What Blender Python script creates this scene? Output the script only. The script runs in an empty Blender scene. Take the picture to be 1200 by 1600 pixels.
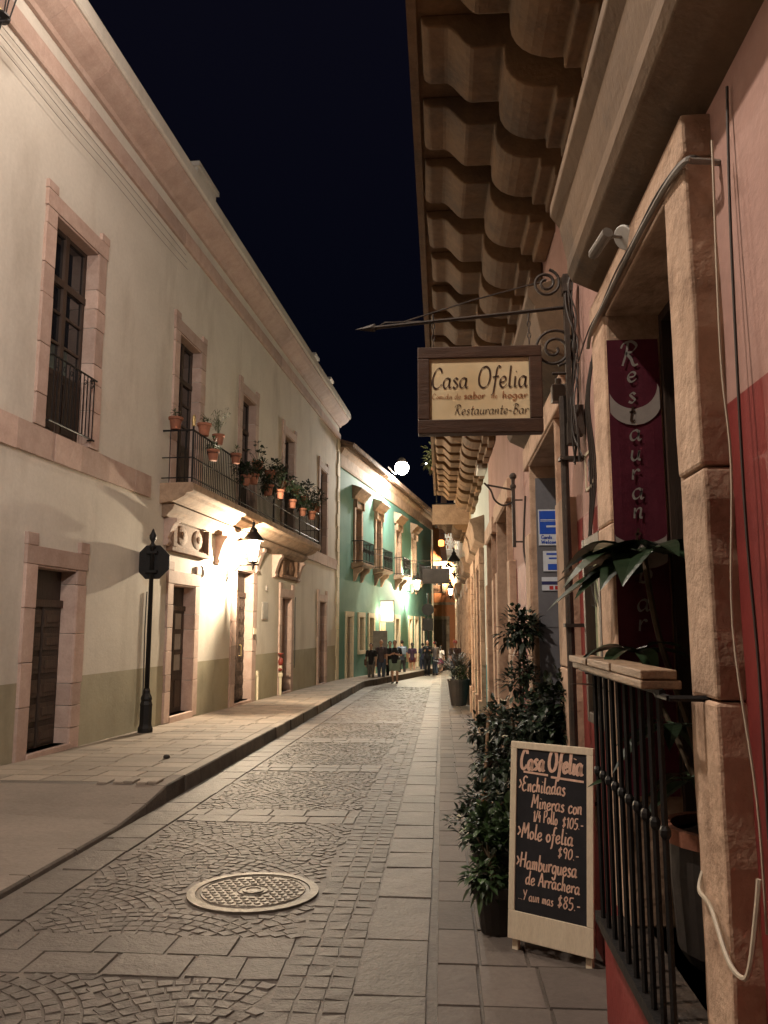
import bpy, bmesh, math, random
from mathutils import Vector, Matrix
random.seed(7)
S = bpy.context.scene
COL = S.collection
# ------------------------------------------------------------------ camera, world, exposure
cam = bpy.data.cameras.new('camera'); camo = bpy.data.objects.new('camera', cam); COL.objects.link(camo)
S.camera = camo
PITCH = math.radians(8.2); YAW = math.atan(90/1250*math.cos(PITCH))
camo.location = (0, 0, 1.6); camo.rotation_euler = (math.pi/2+PITCH, 0, YAW)
cam.sensor_fit = 'VERTICAL'; cam.sensor_height = 36; cam.lens = 1250/1600*36
cam.clip_start = .05; cam.clip_end = 2000
W = bpy.data.worlds.new('World'); S.world = W; W.use_nodes = True
bg = W.node_tree.nodes['Background']; bg.inputs[1].default_value = .0085
_n = W.node_tree.nodes; _l = W.node_tree.links; _tc = _n.new('ShaderNodeTexCoord'); _sp = _n.new('ShaderNodeSeparateXYZ'); _cr = _n.new('ShaderNodeValToRGB')
_l.new(_tc.outputs['Generated'], _sp.inputs[0]); _l.new(_sp.outputs['Z'], _cr.inputs[0]); _l.new(_cr.outputs[0], bg.inputs[0])
_cr.color_ramp.elements[0].color = (.20, .28, .62, 1); _cr.color_ramp.elements[0].position = .05   # faint town glow low down, bluer-violet overhead
_cr.color_ramp.elements[1].color = (.46, .42, .92, 1); _cr.color_ramp.elements[1].position = .85
_e = _cr.color_ramp.elements.new(.3); _e.color = (.12, .17, .48, 1)
S.view_settings.view_transform = 'Standard'; S.view_settings.look = 'None'
S.view_settings.exposure = 0; S.view_settings.gamma = 1
S.cycles.max_bounces = 8; S.cycles.diffuse_bounces = 4; S.cycles.transparent_max_bounces = 12
# lamp powers (W); the lamps themselves are built with their housings below
P_NEAR, P_ROOF, P_BACK, P_LANT, P_FLOOD, P_LANT2 = 980, 300, 1500, 2500, 2600, 2600

# ------------------------------------------------------------------ materials
def rgb(c): return (c[0], c[1], c[2], 1)
def M(name, c1, c2=None, scale=3, rough=.8, bump=.15, bscale=60, tint=0, stretch=(1, 1, 1), metal=0, spec=.4,
      stain=None, stain_scale=.7, stain_amt=.5, fine=.12, stain_stretch=(1, 1, 1), bdist=.01, world=False):
    m = bpy.data.materials.new(name); m.use_nodes = True
    N = m.node_tree.nodes; L = m.node_tree.links; P = N['Principled BSDF']
    P.inputs['Roughness'].default_value = rough; P.inputs['Metallic'].default_value = metal
    P.inputs['Specular IOR Level'].default_value = spec
    tc = N.new('ShaderNodeTexCoord')
    mp = N.new('ShaderNodeMapping'); mp.inputs['Scale'].default_value = stretch; co = N.new('ShaderNodeNewGeometry').outputs['Position'] if world else tc.outputs['Object']; L.new(co, mp.inputs[0])
    def noise(sc, det=6, vec=mp, r=.6):
        n = N.new('ShaderNodeTexNoise'); n.inputs['Scale'].default_value = sc; n.inputs['Detail'].default_value = det
        n.inputs['Roughness'].default_value = r; L.new(vec.outputs[0], n.inputs['Vector']); return n
    def ramp(src, a, b):
        r = N.new('ShaderNodeMapRange'); r.inputs[1].default_value = a; r.inputs[2].default_value = b
        L.new(src, r.inputs[0]); return r.outputs[0]
    def mix(fac, a, b, mode='MIX'):
        x = N.new('ShaderNodeMix'); x.data_type = 'RGBA'; x.blend_type = mode
        if hasattr(fac, 'links') or hasattr(fac, 'is_linked'): L.new(fac, x.inputs[0])
        else: x.inputs[0].default_value = fac
        for s, k in ((a, 6), (b, 7)):
            if isinstance(s, tuple): x.inputs[k].default_value = s
            else: L.new(s, x.inputs[k])
        return x.outputs[2]
    col = mix(ramp(noise(scale).outputs[0], .32, .68), rgb(c1), rgb(c2 or c1))
    if stain:
        mp2 = N.new('ShaderNodeMapping'); mp2.inputs['Scale'].default_value = stain_stretch; L.new(co, mp2.inputs[0])
        f = ramp(noise(stain_scale, 8, mp2, .65).outputs[0], .52, .75)
        mu = N.new('ShaderNodeMath'); mu.operation = 'MULTIPLY'; mu.inputs[1].default_value = stain_amt; L.new(f, mu.inputs[0])
        col = mix(mu.outputs[0], col, rgb(stain))
    if fine:
        v = N.new('ShaderNodeMapRange'); v.inputs[1].default_value = .2; v.inputs[2].default_value = .8
        v.inputs[3].default_value = 1-fine; v.inputs[4].default_value = 1+fine; L.new(noise(bscale*.6, 4).outputs[0], v.inputs[0])
        hs = N.new('ShaderNodeHueSaturation'); L.new(col, hs.inputs['Color']); L.new(v.outputs[0], hs.inputs['Value']); col = hs.outputs[0]
    if tint:
        at = N.new('ShaderNodeAttribute'); at.attribute_name = 'tint'
        v = N.new('ShaderNodeMath'); v.operation = 'MULTIPLY_ADD'; v.inputs[1].default_value = tint; v.inputs[2].default_value = 1
        L.new(at.outputs['Fac'], v.inputs[0])
        hs = N.new('ShaderNodeHueSaturation'); L.new(col, hs.inputs['Color']); L.new(v.outputs[0], hs.inputs['Value']); col = hs.outputs[0]
    L.new(col, P.inputs['Base Color'])
    if bump:
        b = N.new('ShaderNodeBump'); b.inputs['Strength'].default_value = bump; b.inputs['Distance'].default_value = bdist
        a = N.new('ShaderNodeMath'); a.operation = 'ADD'
        L.new(noise(bscale, 5).outputs[0], a.inputs[0])
        big = N.new('ShaderNodeMath'); big.operation = 'MULTIPLY'; big.inputs[1].default_value = 2.5
        L.new(noise(bscale*.12, 4).outputs[0], big.inputs[0]); L.new(big.outputs[0], a.inputs[1])
        L.new(a.outputs[0], b.inputs['Height']); L.new(b.outputs[0], P.inputs['Normal'])
    return m
def ME(name, c, strength):
    m = bpy.data.materials.new(name); m.use_nodes = True; P = m.node_tree.nodes['Principled BSDF']
    P.inputs['Base Color'].default_value = rgb(c); P.inputs['Emission Color'].default_value = rgb(c)
    P.inputs['Emission Strength'].default_value = strength; P.inputs['Roughness'].default_value = .4; return m
def MG(name, c, alpha=.35, em=0):
    m = bpy.data.materials.new(name); m.use_nodes = True; N = m.node_tree.nodes; L = m.node_tree.links
    out = N['Material Output']; t = N.new('ShaderNodeBsdfTransparent'); g = N.new('ShaderNodeEmission' if em else 'ShaderNodeBsdfGlossy')
    if em: g.inputs[0].default_value = rgb(c); g.inputs[1].default_value = em
    else: g.inputs[0].default_value = rgb(c); g.inputs['Roughness'].default_value = .03
    x = N.new('ShaderNodeMixShader'); x.inputs[0].default_value = alpha
    L.new(t.outputs[0], x.inputs[1]); L.new(g.outputs[0], x.inputs[2]); L.new(x.outputs[0], out.inputs[0]); return m

mWhite = M('cream_plaster', (.62, .575, .50), (.555, .51, .44), 1.1, .88, .22, 28, stain=(.36, .31, .25), stain_scale=.9, stain_amt=.7, stain_stretch=(1, 1, .3), fine=.07)
mOlive = M('olive_dado_paint', (.37, .335, .235), (.31, .28, .195), 1.5, .8, .25, 28, stain=(.20, .175, .115), stain_scale=1.4, stain_amt=.75, stain_stretch=(1, 1, .5), fine=.06)
mPink = M('pink_cantera_stone', (.50, .37, .31), (.42, .295, .24), 4, .82, .3, 50, tint=.16, stain=(.30, .2, .16), stain_scale=2.2, stain_amt=.55, fine=.1)
mBrownStone = M('weathered_brown_stone', (.40, .28, .19), (.26, .175, .115), 5, .88, .4, 45, tint=.2, stain=(.09, .07, .055), stain_scale=1.6, stain_amt=.7, fine=.16)
mCorbel = M('warm_corbel_stone', (.25, .145, .068), (.16, .093, .045), 2.2, .85, .4, 40, tint=.2, stain=(.06, .045, .035), stain_scale=1.6, stain_amt=.85, world=True, fine=.18)
mCarved = M('dark_carved_stone', (.21, .125, .08), (.14, .085, .055), 5, .9, .4, 45, tint=.2)
mJamb = M('pitted_jamb_stone', (.52, .36, .255), (.42, .28, .19), 5, .85, .5, 34, tint=.15, stain=(.15, .085, .055), stain_scale=5, stain_amt=.75, fine=.16, bdist=.014)
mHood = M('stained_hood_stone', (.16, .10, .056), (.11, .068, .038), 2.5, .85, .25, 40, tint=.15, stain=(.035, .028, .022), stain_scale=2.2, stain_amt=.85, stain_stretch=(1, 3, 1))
mRose = M('rose_plaster', (.44, .27, .225), (.37, .215, .18), 1.6, .85, .3, 30, stain=(.26, .13, .10), stain_scale=1.7, stain_amt=.8, stain_stretch=(1, 1, .5), fine=.08)
mRed = M('deep_red_paint', (.235, .035, .03), (.185, .026, .023), 2, .62, .3, 30, stain=(.10, .018, .018), stain_scale=2, stain_amt=.85, fine=.08)
mGreen = M('green_plaster', (.115, .265, .22), (.095, .225, .187), 1, .8, .2, 25, stain=(.2, .36, .28), stain_scale=.5, stain_amt=.5, stain_stretch=(1, 1, .3), fine=.05)
mCreamTrim = M('cream_trim', (.62, .55, .40), (.55, .48, .34), 3, .8, .15, 40)
mTile = M('roof_tile', (.30, .20, .14), (.17, .115, .085), 6, .9, .3, 40, tint=.3, stain=(.06, .05, .04), stain_scale=2, stain_amt=.6)
mBlueWall = M('pale_blue_plaster', (.50, .56, .53), (.44, .50, .48), 1.2, .85, .2, 30, stain=(.3, .3, .27), stain_amt=.4)
mTeal = M('teal_dado_paint', (.06, .22, .235), (.05, .18, .2), 2, .7, .2, 30)
mYellow = M('ochre_plaster', (.50, .36, .18), (.44, .31, .15), 1.5, .85, .2, 30, stain=(.3, .2, .1), stain_amt=.4)
mOrange = M('orange_plaster', (.52, .19, .08), (.45, .16, .065), 1.2, .85, .2, 25, stain=(.3, .12, .06), stain_amt=.5)
mWood = M('dark_door_wood', (.055, .033, .023), (.032, .02, .014), 3, .55, .3, 40, stretch=(6, 6, .7), tint=.3)
mWoodMid = M('brown_door_wood', (.14, .075, .045), (.09, .048, .03), 3, .5, .25, 40, stretch=(6, 6, .7), tint=.3)
mWoodRail = M('worn_rail_wood', (.34, .22, .13), (.2, .125, .075), 8, .6, .4, 50, stretch=(1, 8, 8), fine=.2)
mPine = M('pine_frame_wood', (.74, .64, .48), (.67, .56, .41), 5, .6, .12, 60, stretch=(5, 5, 1))
mIron = M('black_iron', (.010, .010, .011), (.016, .014, .013), 8, .5, .25, 90, spec=.25)
mRust = M('aged_iron', (.03, .024, .02), (.06, .04, .028), 10, .6, .4, 80)
mCable = M('cable_sheath', (.05, .042, .036), None, 3, .6, 0, 30)
mWhiteCable = M('white_cable', (.5, .43, .33), None, 3, .5, 0, 30)
mTerra = M('terracotta', (.32, .125, .07), (.2, .08, .05), 5, .8, .2, 60, tint=.2)
mBlackPot = M('black_pot', (.022, .018, .016), (.035, .028, .024), 5, .5, .15, 40)
mSoil = M('soil', (.04, .028, .02), (.025, .018, .013), 20, .95, .6, 40)
mLeafD = M('dark_leaf', (.016, .030, .012), (.010, .02, .009), 30, .42, 0, 40, tint=.45, spec=.5)
mLeafM = M('green_leaf', (.035, .068, .02), (.022, .045, .014), 30, .42, 0, 40, tint=.45, spec=.5)
mLeafP = M('olive_leaf', (.10, .115, .045), (.07, .085, .035), 30, .5, 0, 40, tint=.4)
mBigLeaf = M('glossy_big_leaf', (.03, .05, .025), (.018, .034, .016), 12, .28, .1, 30, tint=.5, spec=.6)
mStem = M('stem_bark', (.12, .085, .05), (.07, .05, .03), 14, .85, .4, 60)
mBlossom = M('pale_blossom', (.72, .68, .5), None, 9, .6, 0, 40)
mRoad = M('cobble_stone', (.128, .105, .088), (.092, .076, .064), .9, .56, .5, 60, tint=.2, stain=(.062, .05, .042), stain_scale=1.1, stain_amt=.8, fine=.2, bdist=.012)
mGrout = M('road_joint', (.105, .086, .072), (.078, .064, .054), 7, .6, .5, 45, stain=(.2, .16, .13), stain_scale=2, stain_amt=.5)
mSlabL = M('pavement_slab', (.27, .22, .172), (.215, .172, .134), 1.5, .7, .35, 45, tint=.2, stain=(.16, .125, .095), stain_scale=.8, stain_amt=.6, fine=.15)
mSlabR = M('grey_pavement_slab', (.142, .118, .102), (.108, .09, .078), 1.6, .68, .35, 45, tint=.22, stain=(.1, .08, .066), stain_scale=1.1, stain_amt=.6, fine=.15)
mConc = M('ramp_concrete', (.20, .162, .132), (.155, .125, .102), 1.1, .8, .4, 35, stain=(.13, .1, .08), stain_scale=.7, stain_amt=.7, fine=.16)
mKerb = M('dark_kerb_stone', (.11, .088, .07), (.07, .056, .045), 5, .85, .5, 40, tint=.3)
mManhole = M('cast_iron_cover', (.2, .172, .14), (.13, .112, .092), 6, .48, .35, 70, metal=.6, fine=.2)
mEarth = M('dark_ground', (.05, .045, .038), None, 1, .95, .3, 10)
mGlassDark = M('dark_window_glass', (.014, .014, .016), None, 1, .04, 0, 10, spec=1, fine=0)
mGlassFrost = M('frosted_door_glass', (.30, .27, .235), (.25, .22, .19), 3, .35, .1, 30)
mGlass = MG('case_glass', (.9, .95, .9), .12)
mWarmEm = ME('lamp_filament', (1, .80, .50), 55)
mLantGlass = MG('lantern_glass', (1, .86, .6), .3, 16)
mLantGlassOff = MG('unlit_lantern_glass', (.5, .5, .5), .15)
mColdEm = ME('flood_bulb', (1, .93, .82), 60)
mSignEm = ME('lit_sign_face', (1, .86, .56), 1.5)
mWhiteEm = ME('string_light', (1, .92, .8), 9)
mOrangeEm = ME('orange_lamp_shade', (1, .35, .08), 4)
mBoard = M('chalkboard', (.012, .012, .016), (.02, .02, .024), 2, .55, .05, 40, fine=.3)
mChalk = M('pink_chalk', (.82, .56, .43), (.66, .42, .31), 60, .9, 0, 40)
mSignFace = M('aged_sign_panel', (.74, .60, .38), (.67, .53, .32), 3, .5, .05, 40, stain=(.45, .28, .12), stain_scale=3, stain_amt=.45)
mSignFrame = M('dark_sign_frame', (.075, .036, .02), (.045, .022, .013), 4, .5, .25, 40, stretch=(1, 1, 5))
mSignText = M('sign_lettering', (.055, .025, .014), None, 5, .6, 0, 40)
mSignText2 = M('faded_sign_lettering', (.33, .13, .05), None, 5, .6, 0, 40)
mBanner = M('maroon_banner', (.11, .009, .024), (.08, .006, .02), 4, .6, .15, 25, stain=(.2, .03, .06), stain_scale=3, stain_amt=.5)
mBannerTx = M('banner_lettering', (.40, .35, .32), None, 5, .6, 0, 40)
mMetalDoor = M('grey_metal_door', (.16, .16, .175), (.125, .125, .14), 2.5, .45, .12, 40, stain=(.07, .07, .075), stain_scale=3, stain_amt=.5)
mBlueStick = M('blue_sticker', (.02, .085, .48), None, 5, .4, 0, 40)
mWhiteStick = M('white_sticker', (.62, .66, .72), None, 5, .4, 0, 40)
mNavyStick = M('navy_sticker', (.03, .035, .12), None, 5, .4, 0, 40)
mRedStick = M('red_sticker', (.4, .03, .03), None, 5, .4, 0, 40)
mWhitePaint = M('white_enamel', (.68, .67, .63), (.6, .59, .55), 6, .45, .05, 40)
mBrass = M('brass', (.55, .42, .2), None, 6, .3, .05, 40, metal=.8)
mGreyBox = M('grey_metal_box', (.28, .25, .22), (.2, .18, .155), 6, .5, .15, 40)
mRedPaint = M('red_enamel', (.28, .05, .035), (.2, .035, .025), 8, .5, .2, 40)
mHose = M('orange_hose', (.62, .14, .03), None, 8, .45, .05, 40)
mPaleGreen = M('pale_green_card', (.42, .47, .30), (.37, .42, .27), 3, .6, 0, 40)
mPaper = M('cream_paper', (.68, .60, .44), None, 3, .7, 0, 40)
mTileFloor = M('interior_floor_tile', (.30, .27, .24), (.24, .21, .19), 4, .4, .1, 30, tint=.2)
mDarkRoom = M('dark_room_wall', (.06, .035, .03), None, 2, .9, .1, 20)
mBlueFrame = M('blue_window_frame', (.03, .07, .22), None, 4, .5, .05, 40)
mSkin = M('skin', (.52, .31, .215), (.46, .265, .18), 20, .55, 0, 40, fine=.03)
def cloth(n, c): return M(n, c, tuple(x*.8 for x in c), 8, .85, .25, 25, fine=.08)

# ------------------------------------------------------------------ mesh builder
class MB:
    """collects shapes in (u along, d outward, z up); s flips d so the same code serves both sides of the street"""
    def __init__(self, s=1): self.s = s; self.v = []; self.f = []; self.m = []; self.t = []
    def add(self, vs, fs, m=0, t=None):
        o = len(self.v); self.v += [tuple(p) for p in vs]
        if t is None: t = random.uniform(-1, 1)
        for f in fs: self.f.append([o+i for i in f]); self.m.append(m); self.t.append(t)
    def box(self, u0, u1, d0, d1, z0, z1, m=0, t=None):
        v = [(u0, d0, z0), (u1, d0, z0), (u1, d1, z0), (u0, d1, z0), (u0, d0, z1), (u1, d0, z1), (u1, d1, z1), (u0, d1, z1)]
        self.add(v, [(0, 3, 2, 1), (4, 5, 6, 7), (0, 1, 5, 4), (1, 2, 6, 5), (2, 3, 7, 6), (3, 0, 4, 7)], m, t)
    def quad(self, a, b, c, d, m=0, t=None): self.add([a, b, c, d], [(0, 1, 2, 3)], m, t)
    def extr_u(self, prof, u0, u1, m=0, t=None):
        n = len(prof); v = [(u0, d, z) for d, z in prof]+[(u1, d, z) for d, z in prof]
        self.add(v, [tuple(range(n)), tuple(range(2*n-1, n-1, -1))]+[(i, (i+1) % n, n+(i+1) % n, n+i) for i in range(n)], m, t)
    def extr_d(self, poly, d0, d1, m=0, t=None):
        n = len(poly); v = [(u, d0, z) for u, z in poly]+[(u, d1, z) for u, z in poly]
        self.add(v, [tuple(range(n)), tuple(range(2*n-1, n-1, -1))]+[(i, (i+1) % n, n+(i+1) % n, n+i) for i in range(n)], m, t)
    def tube(self, pts, r, n=7, m=0, t=None, cap=True):
        pts = [Vector(p) for p in pts]; R = r if isinstance(r, (list, tuple)) else [r]*len(pts)
        rings = []; nrm = None
        for i, p in enumerate(pts):
            a = pts[max(i-1, 0)]; b = pts[min(i+1, len(pts)-1)]; T = (b-a)
            T = T.normalized() if T.length > 1e-9 else Vector((0, 0, 1))
            if nrm is None: nrm = T.cross(Vector((0, 0, 1)) if abs(T.z) < .9 else Vector((1, 0, 0))).normalized()
            else:
                nrm = nrm-T*nrm.dot(T)
                nrm = nrm.normalized() if nrm.length > 1e-6 else T.orthogonal().normalized()
            B = T.cross(nrm); rr = R[i]; rx, ry = rr if isinstance(rr, tuple) else (rr, rr)
            rings.append([p+nrm*(math.cos(6.28319*k/n)*rx)+B*(math.sin(6.28319*k/n)*ry) for k in range(n)])
        v = [q for g in rings for q in g]; f = []
        for i in range(len(pts)-1):
            for k in range(n): f.append((i*n+k, i*n+(k+1) % n, (i+1)*n+(k+1) % n, (i+1)*n+k))
        if cap: f += [tuple(range(n)), tuple(range(len(v)-1, len(v)-n-1, -1))]
        self.add(v, f, m, t)
    def lathe(self, c, prof, n=16, m=0, t=None):
        v = []; f = []; k = len(prof)
        for r, z in prof:
            for i in range(n): v.append((c[0]+r*math.cos(6.28319*i/n), c[1]+r*math.sin(6.28319*i/n), c[2]+z))
        for j in range(k-1):
            for i in range(n): f.append((j*n+i, j*n+(i+1) % n, (j+1)*n+(i+1) % n, (j+1)*n+i))
        f += [tuple(range(n-1, -1, -1)), tuple(range((k-1)*n, k*n))]
        self.add(v, f, m, t)
    def ball(self, c, r, n=10, m=0, t=None):
        rx, ry, rz = r if isinstance(r, tuple) else (r, r, r); v = []; f = []; k = max(5, n//2+1)
        for j in range(k+1):
            a = math.pi*j/k
            for i in range(n): v.append((c[0]+rx*math.sin(a)*math.cos(6.28319*i/n), c[1]+ry*math.sin(a)*math.sin(6.28319*i/n), c[2]-rz*math.cos(a)))
        for j in range(k):
            for i in range(n): f.append((j*n+i, j*n+(i+1) % n, (j+1)*n+(i+1) % n, (j+1)*n+i))
        self.add(v, f, m, t)
    def leaf(self, p, dirv, L, w, droop=.3, up=Vector((0, 0, 1)), seg=3, m=0, fold=.25):
        p = Vector(p); D = Vector(dirv).normalized(); side = D.cross(up)
        side = side.normalized() if side.length > 1e-4 else Vector((1, 0, 0)); nn = side.cross(D)
        v = []; f = []
        for i in range(seg+1):
            s = i/seg; c = p+D*(L*s)-nn*0+Vector((0, 0, -droop*L*s*s)); ww = w*math.sin(math.pi*(.08+.92*s)**.8)*.5 if i < seg else .001
            if i == 0: ww = w*.06
            v += [c-side*ww+nn*(fold*ww), c, c+side*ww+nn*(fold*ww)]
        for i in range(seg):
            a = 3*i; f += [(a, a+1, a+4, a+3), (a+1, a+2, a+5, a+4)]
        self.add(v, f, m)
    def build(self, name, mats, parent=None, loc=None, smooth=False, bevel=0, recalc=True, rot=None):
        me = bpy.data.meshes.new(name); s = self.s
        me.from_pydata([(u, s*d, z) for u, d, z in self.v], [], self.f)
        if not isinstance(mats, (list, tuple)): mats = [mats]
        for m in mats: me.materials.append(m)
        me.polygons.foreach_set('material_index', self.m)
        at = me.attributes.new('tint', 'FLOAT', 'FACE'); at.data.foreach_set('value', self.t)
        if recalc:
            b = bmesh.new(); b.from_mesh(me); bmesh.ops.recalc_face_normals(b, faces=b.faces); b.to_mesh(me); b.free()
        if smooth: me.polygons.foreach_set('use_smooth', [True]*len(me.polygons))
        o = bpy.data.objects.new(name, me); COL.objects.link(o)
        if parent: o.parent = parent
        if loc: o.location = loc
        if rot: o.rotation_euler = rot
        if bevel:
            bv = o.modifiers.new('bevel', 'BEVEL'); bv.width = bevel; bv.segments = 2; bv.limit_method = 'ANGLE'
        return o
def tag(o, label=None, cat=None, group=None, kind=None):
    if label: o['label'] = label
    if cat: o['category'] = cat
    if group: o['group'] = group
    if kind: o['kind'] = kind
    return o
def thing(name, label, cat, loc=(0, 0, 0), rz=0, group=None):
    o = bpy.data.objects.new(name, None); COL.objects.link(o); o.location = loc; o.rotation_euler = (0, 0, rz)
    o.empty_display_size = .2
    return tag(o, label, cat, group)
def lamp(name, parent, loc, power, col, r=.05):
    l = bpy.data.lights.new(name, 'POINT'); l.energy = power; l.color = col; l.shadow_soft_size = r
    o = bpy.data.objects.new(name, l); COL.objects.link(o); o.parent = parent; o.location = loc; return o

def wall(mb, u0, u1, z0, z1, ops, zs=None, depth=.35, d=0, du=1.6):
    """front sheet with real openings and reveals; material 1 below zs"""
    us = {u0, u1}; zz = {z0, z1}
    if zs is not None: zz.add(zs)
    for a, b, c, e in ops: us |= {a, b}; zz |= {c, e}
    us = sorted(us); zz = sorted(zz)
    for i in range(len(us)-1):
        for j in range(len(zz)-1):
            um = (us[i]+us[i+1])/2; zm = (zz[j]+zz[j+1])/2
            if any(a < um < b and c < zm < e for a, b, c, e in ops): continue
            m = 1 if zs is not None and zm < zs else 0
            mb.quad((us[i], d, zz[j]), (us[i+1], d, zz[j]), (us[i+1], d, zz[j+1]), (us[i], d, zz[j+1]), m, 0)
    for a, b, c, e in ops:
        for (p, q) in (((a, c), (a, e)), ((b, c), (b, e)), ((a, e), (b, e)), ((a, c), (b, c))):
            mb.quad((p[0], d, p[1]), (q[0], d, q[1]), (q[0], d-depth, q[1]), (p[0], d-depth, p[1]), 0, 0)
def surround(mb, a, b, c, e, w=.28, dd=.055, sill=False, ears=.12, depth=.3, m=0):
    """stone frame round an opening: jamb blocks, lintel with ears, lining the reveals"""
    for (x0, x1, rx0, rx1) in ((a-w, a, a, a+.014), (b, b+w, b-.014, b)):
        z = c; k = 0
        while z < e-.02:
            h = min(random.choice((.42, .55, .3, .68)), e-z)
            if e-z-h < .2: h = e-z
            ex = random.uniform(-.012, .02); t = random.uniform(-1, 1)
            xo0, xo1 = (x0-ex, x1) if x1 == a else (x0, x1+ex)
            mb.box(xo0, xo1, -.02, dd+random.uniform(-.004, .004), z+.004, z+h-.004, m, t)
            mb.box(rx0, rx1, -depth, dd-.012, z+.004, z+h-.004, m, t)
            z += h; k += 1
    mb.box(a-w-.02, b+w+.02, -.02, dd+.006, e, e+w*.95, m)
    mb.box(a+.03, b-.03, -depth, dd-.012, e-.03, e-.001, m)
    if ears:
        for x in (a-w-.03, b+w-.22): mb.box(x, x+.25, -.02, dd+.012, e+w*.95, e+w*.95+ears, m)
    if sill: mb.box(a-w, b+w, -.02, dd+.03, c-.16, c, m)
def bars(mb, u0, u1, d, z0, z1, sp=.11, r=.008, m=0):
    n = max(2, round((u1-u0)/sp))
    for i in range(n+1):
        u = u0+(u1-u0)*i/n; mb.tube([(u, d, z0), (u, d, z1)], r, 5, m)
def smooth_path(pts, n=6):
    if len(pts) < 3: return [tuple(p) for p in pts]
    P = [pts[0]]+list(pts)+[pts[-1]]; out = []
    for i in range(1, len(P)-2):
        for k in range(n):
            t = k/n; r = []
            for a, b, c, d in zip(P[i-1], P[i], P[i+1], P[i+2]):
                r.append(.5*(2*b+(c-a)*t+(2*a-5*b+4*c-d)*t*t+(3*b-a-3*c+d)*t**3))
            out.append(tuple(r))
    out.append(tuple(pts[-1])); return out
def spiral(c, r0, r1, turns, a0, n=40):
    return [(c[0]+(r0+(r1-r0)*i/n)*math.cos(a0+6.28319*turns*i/n), c[1]+(r0+(r1-r0)*i/n)*math.sin(a0+6.28319*turns*i/n)) for i in range(n+1)]

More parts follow.
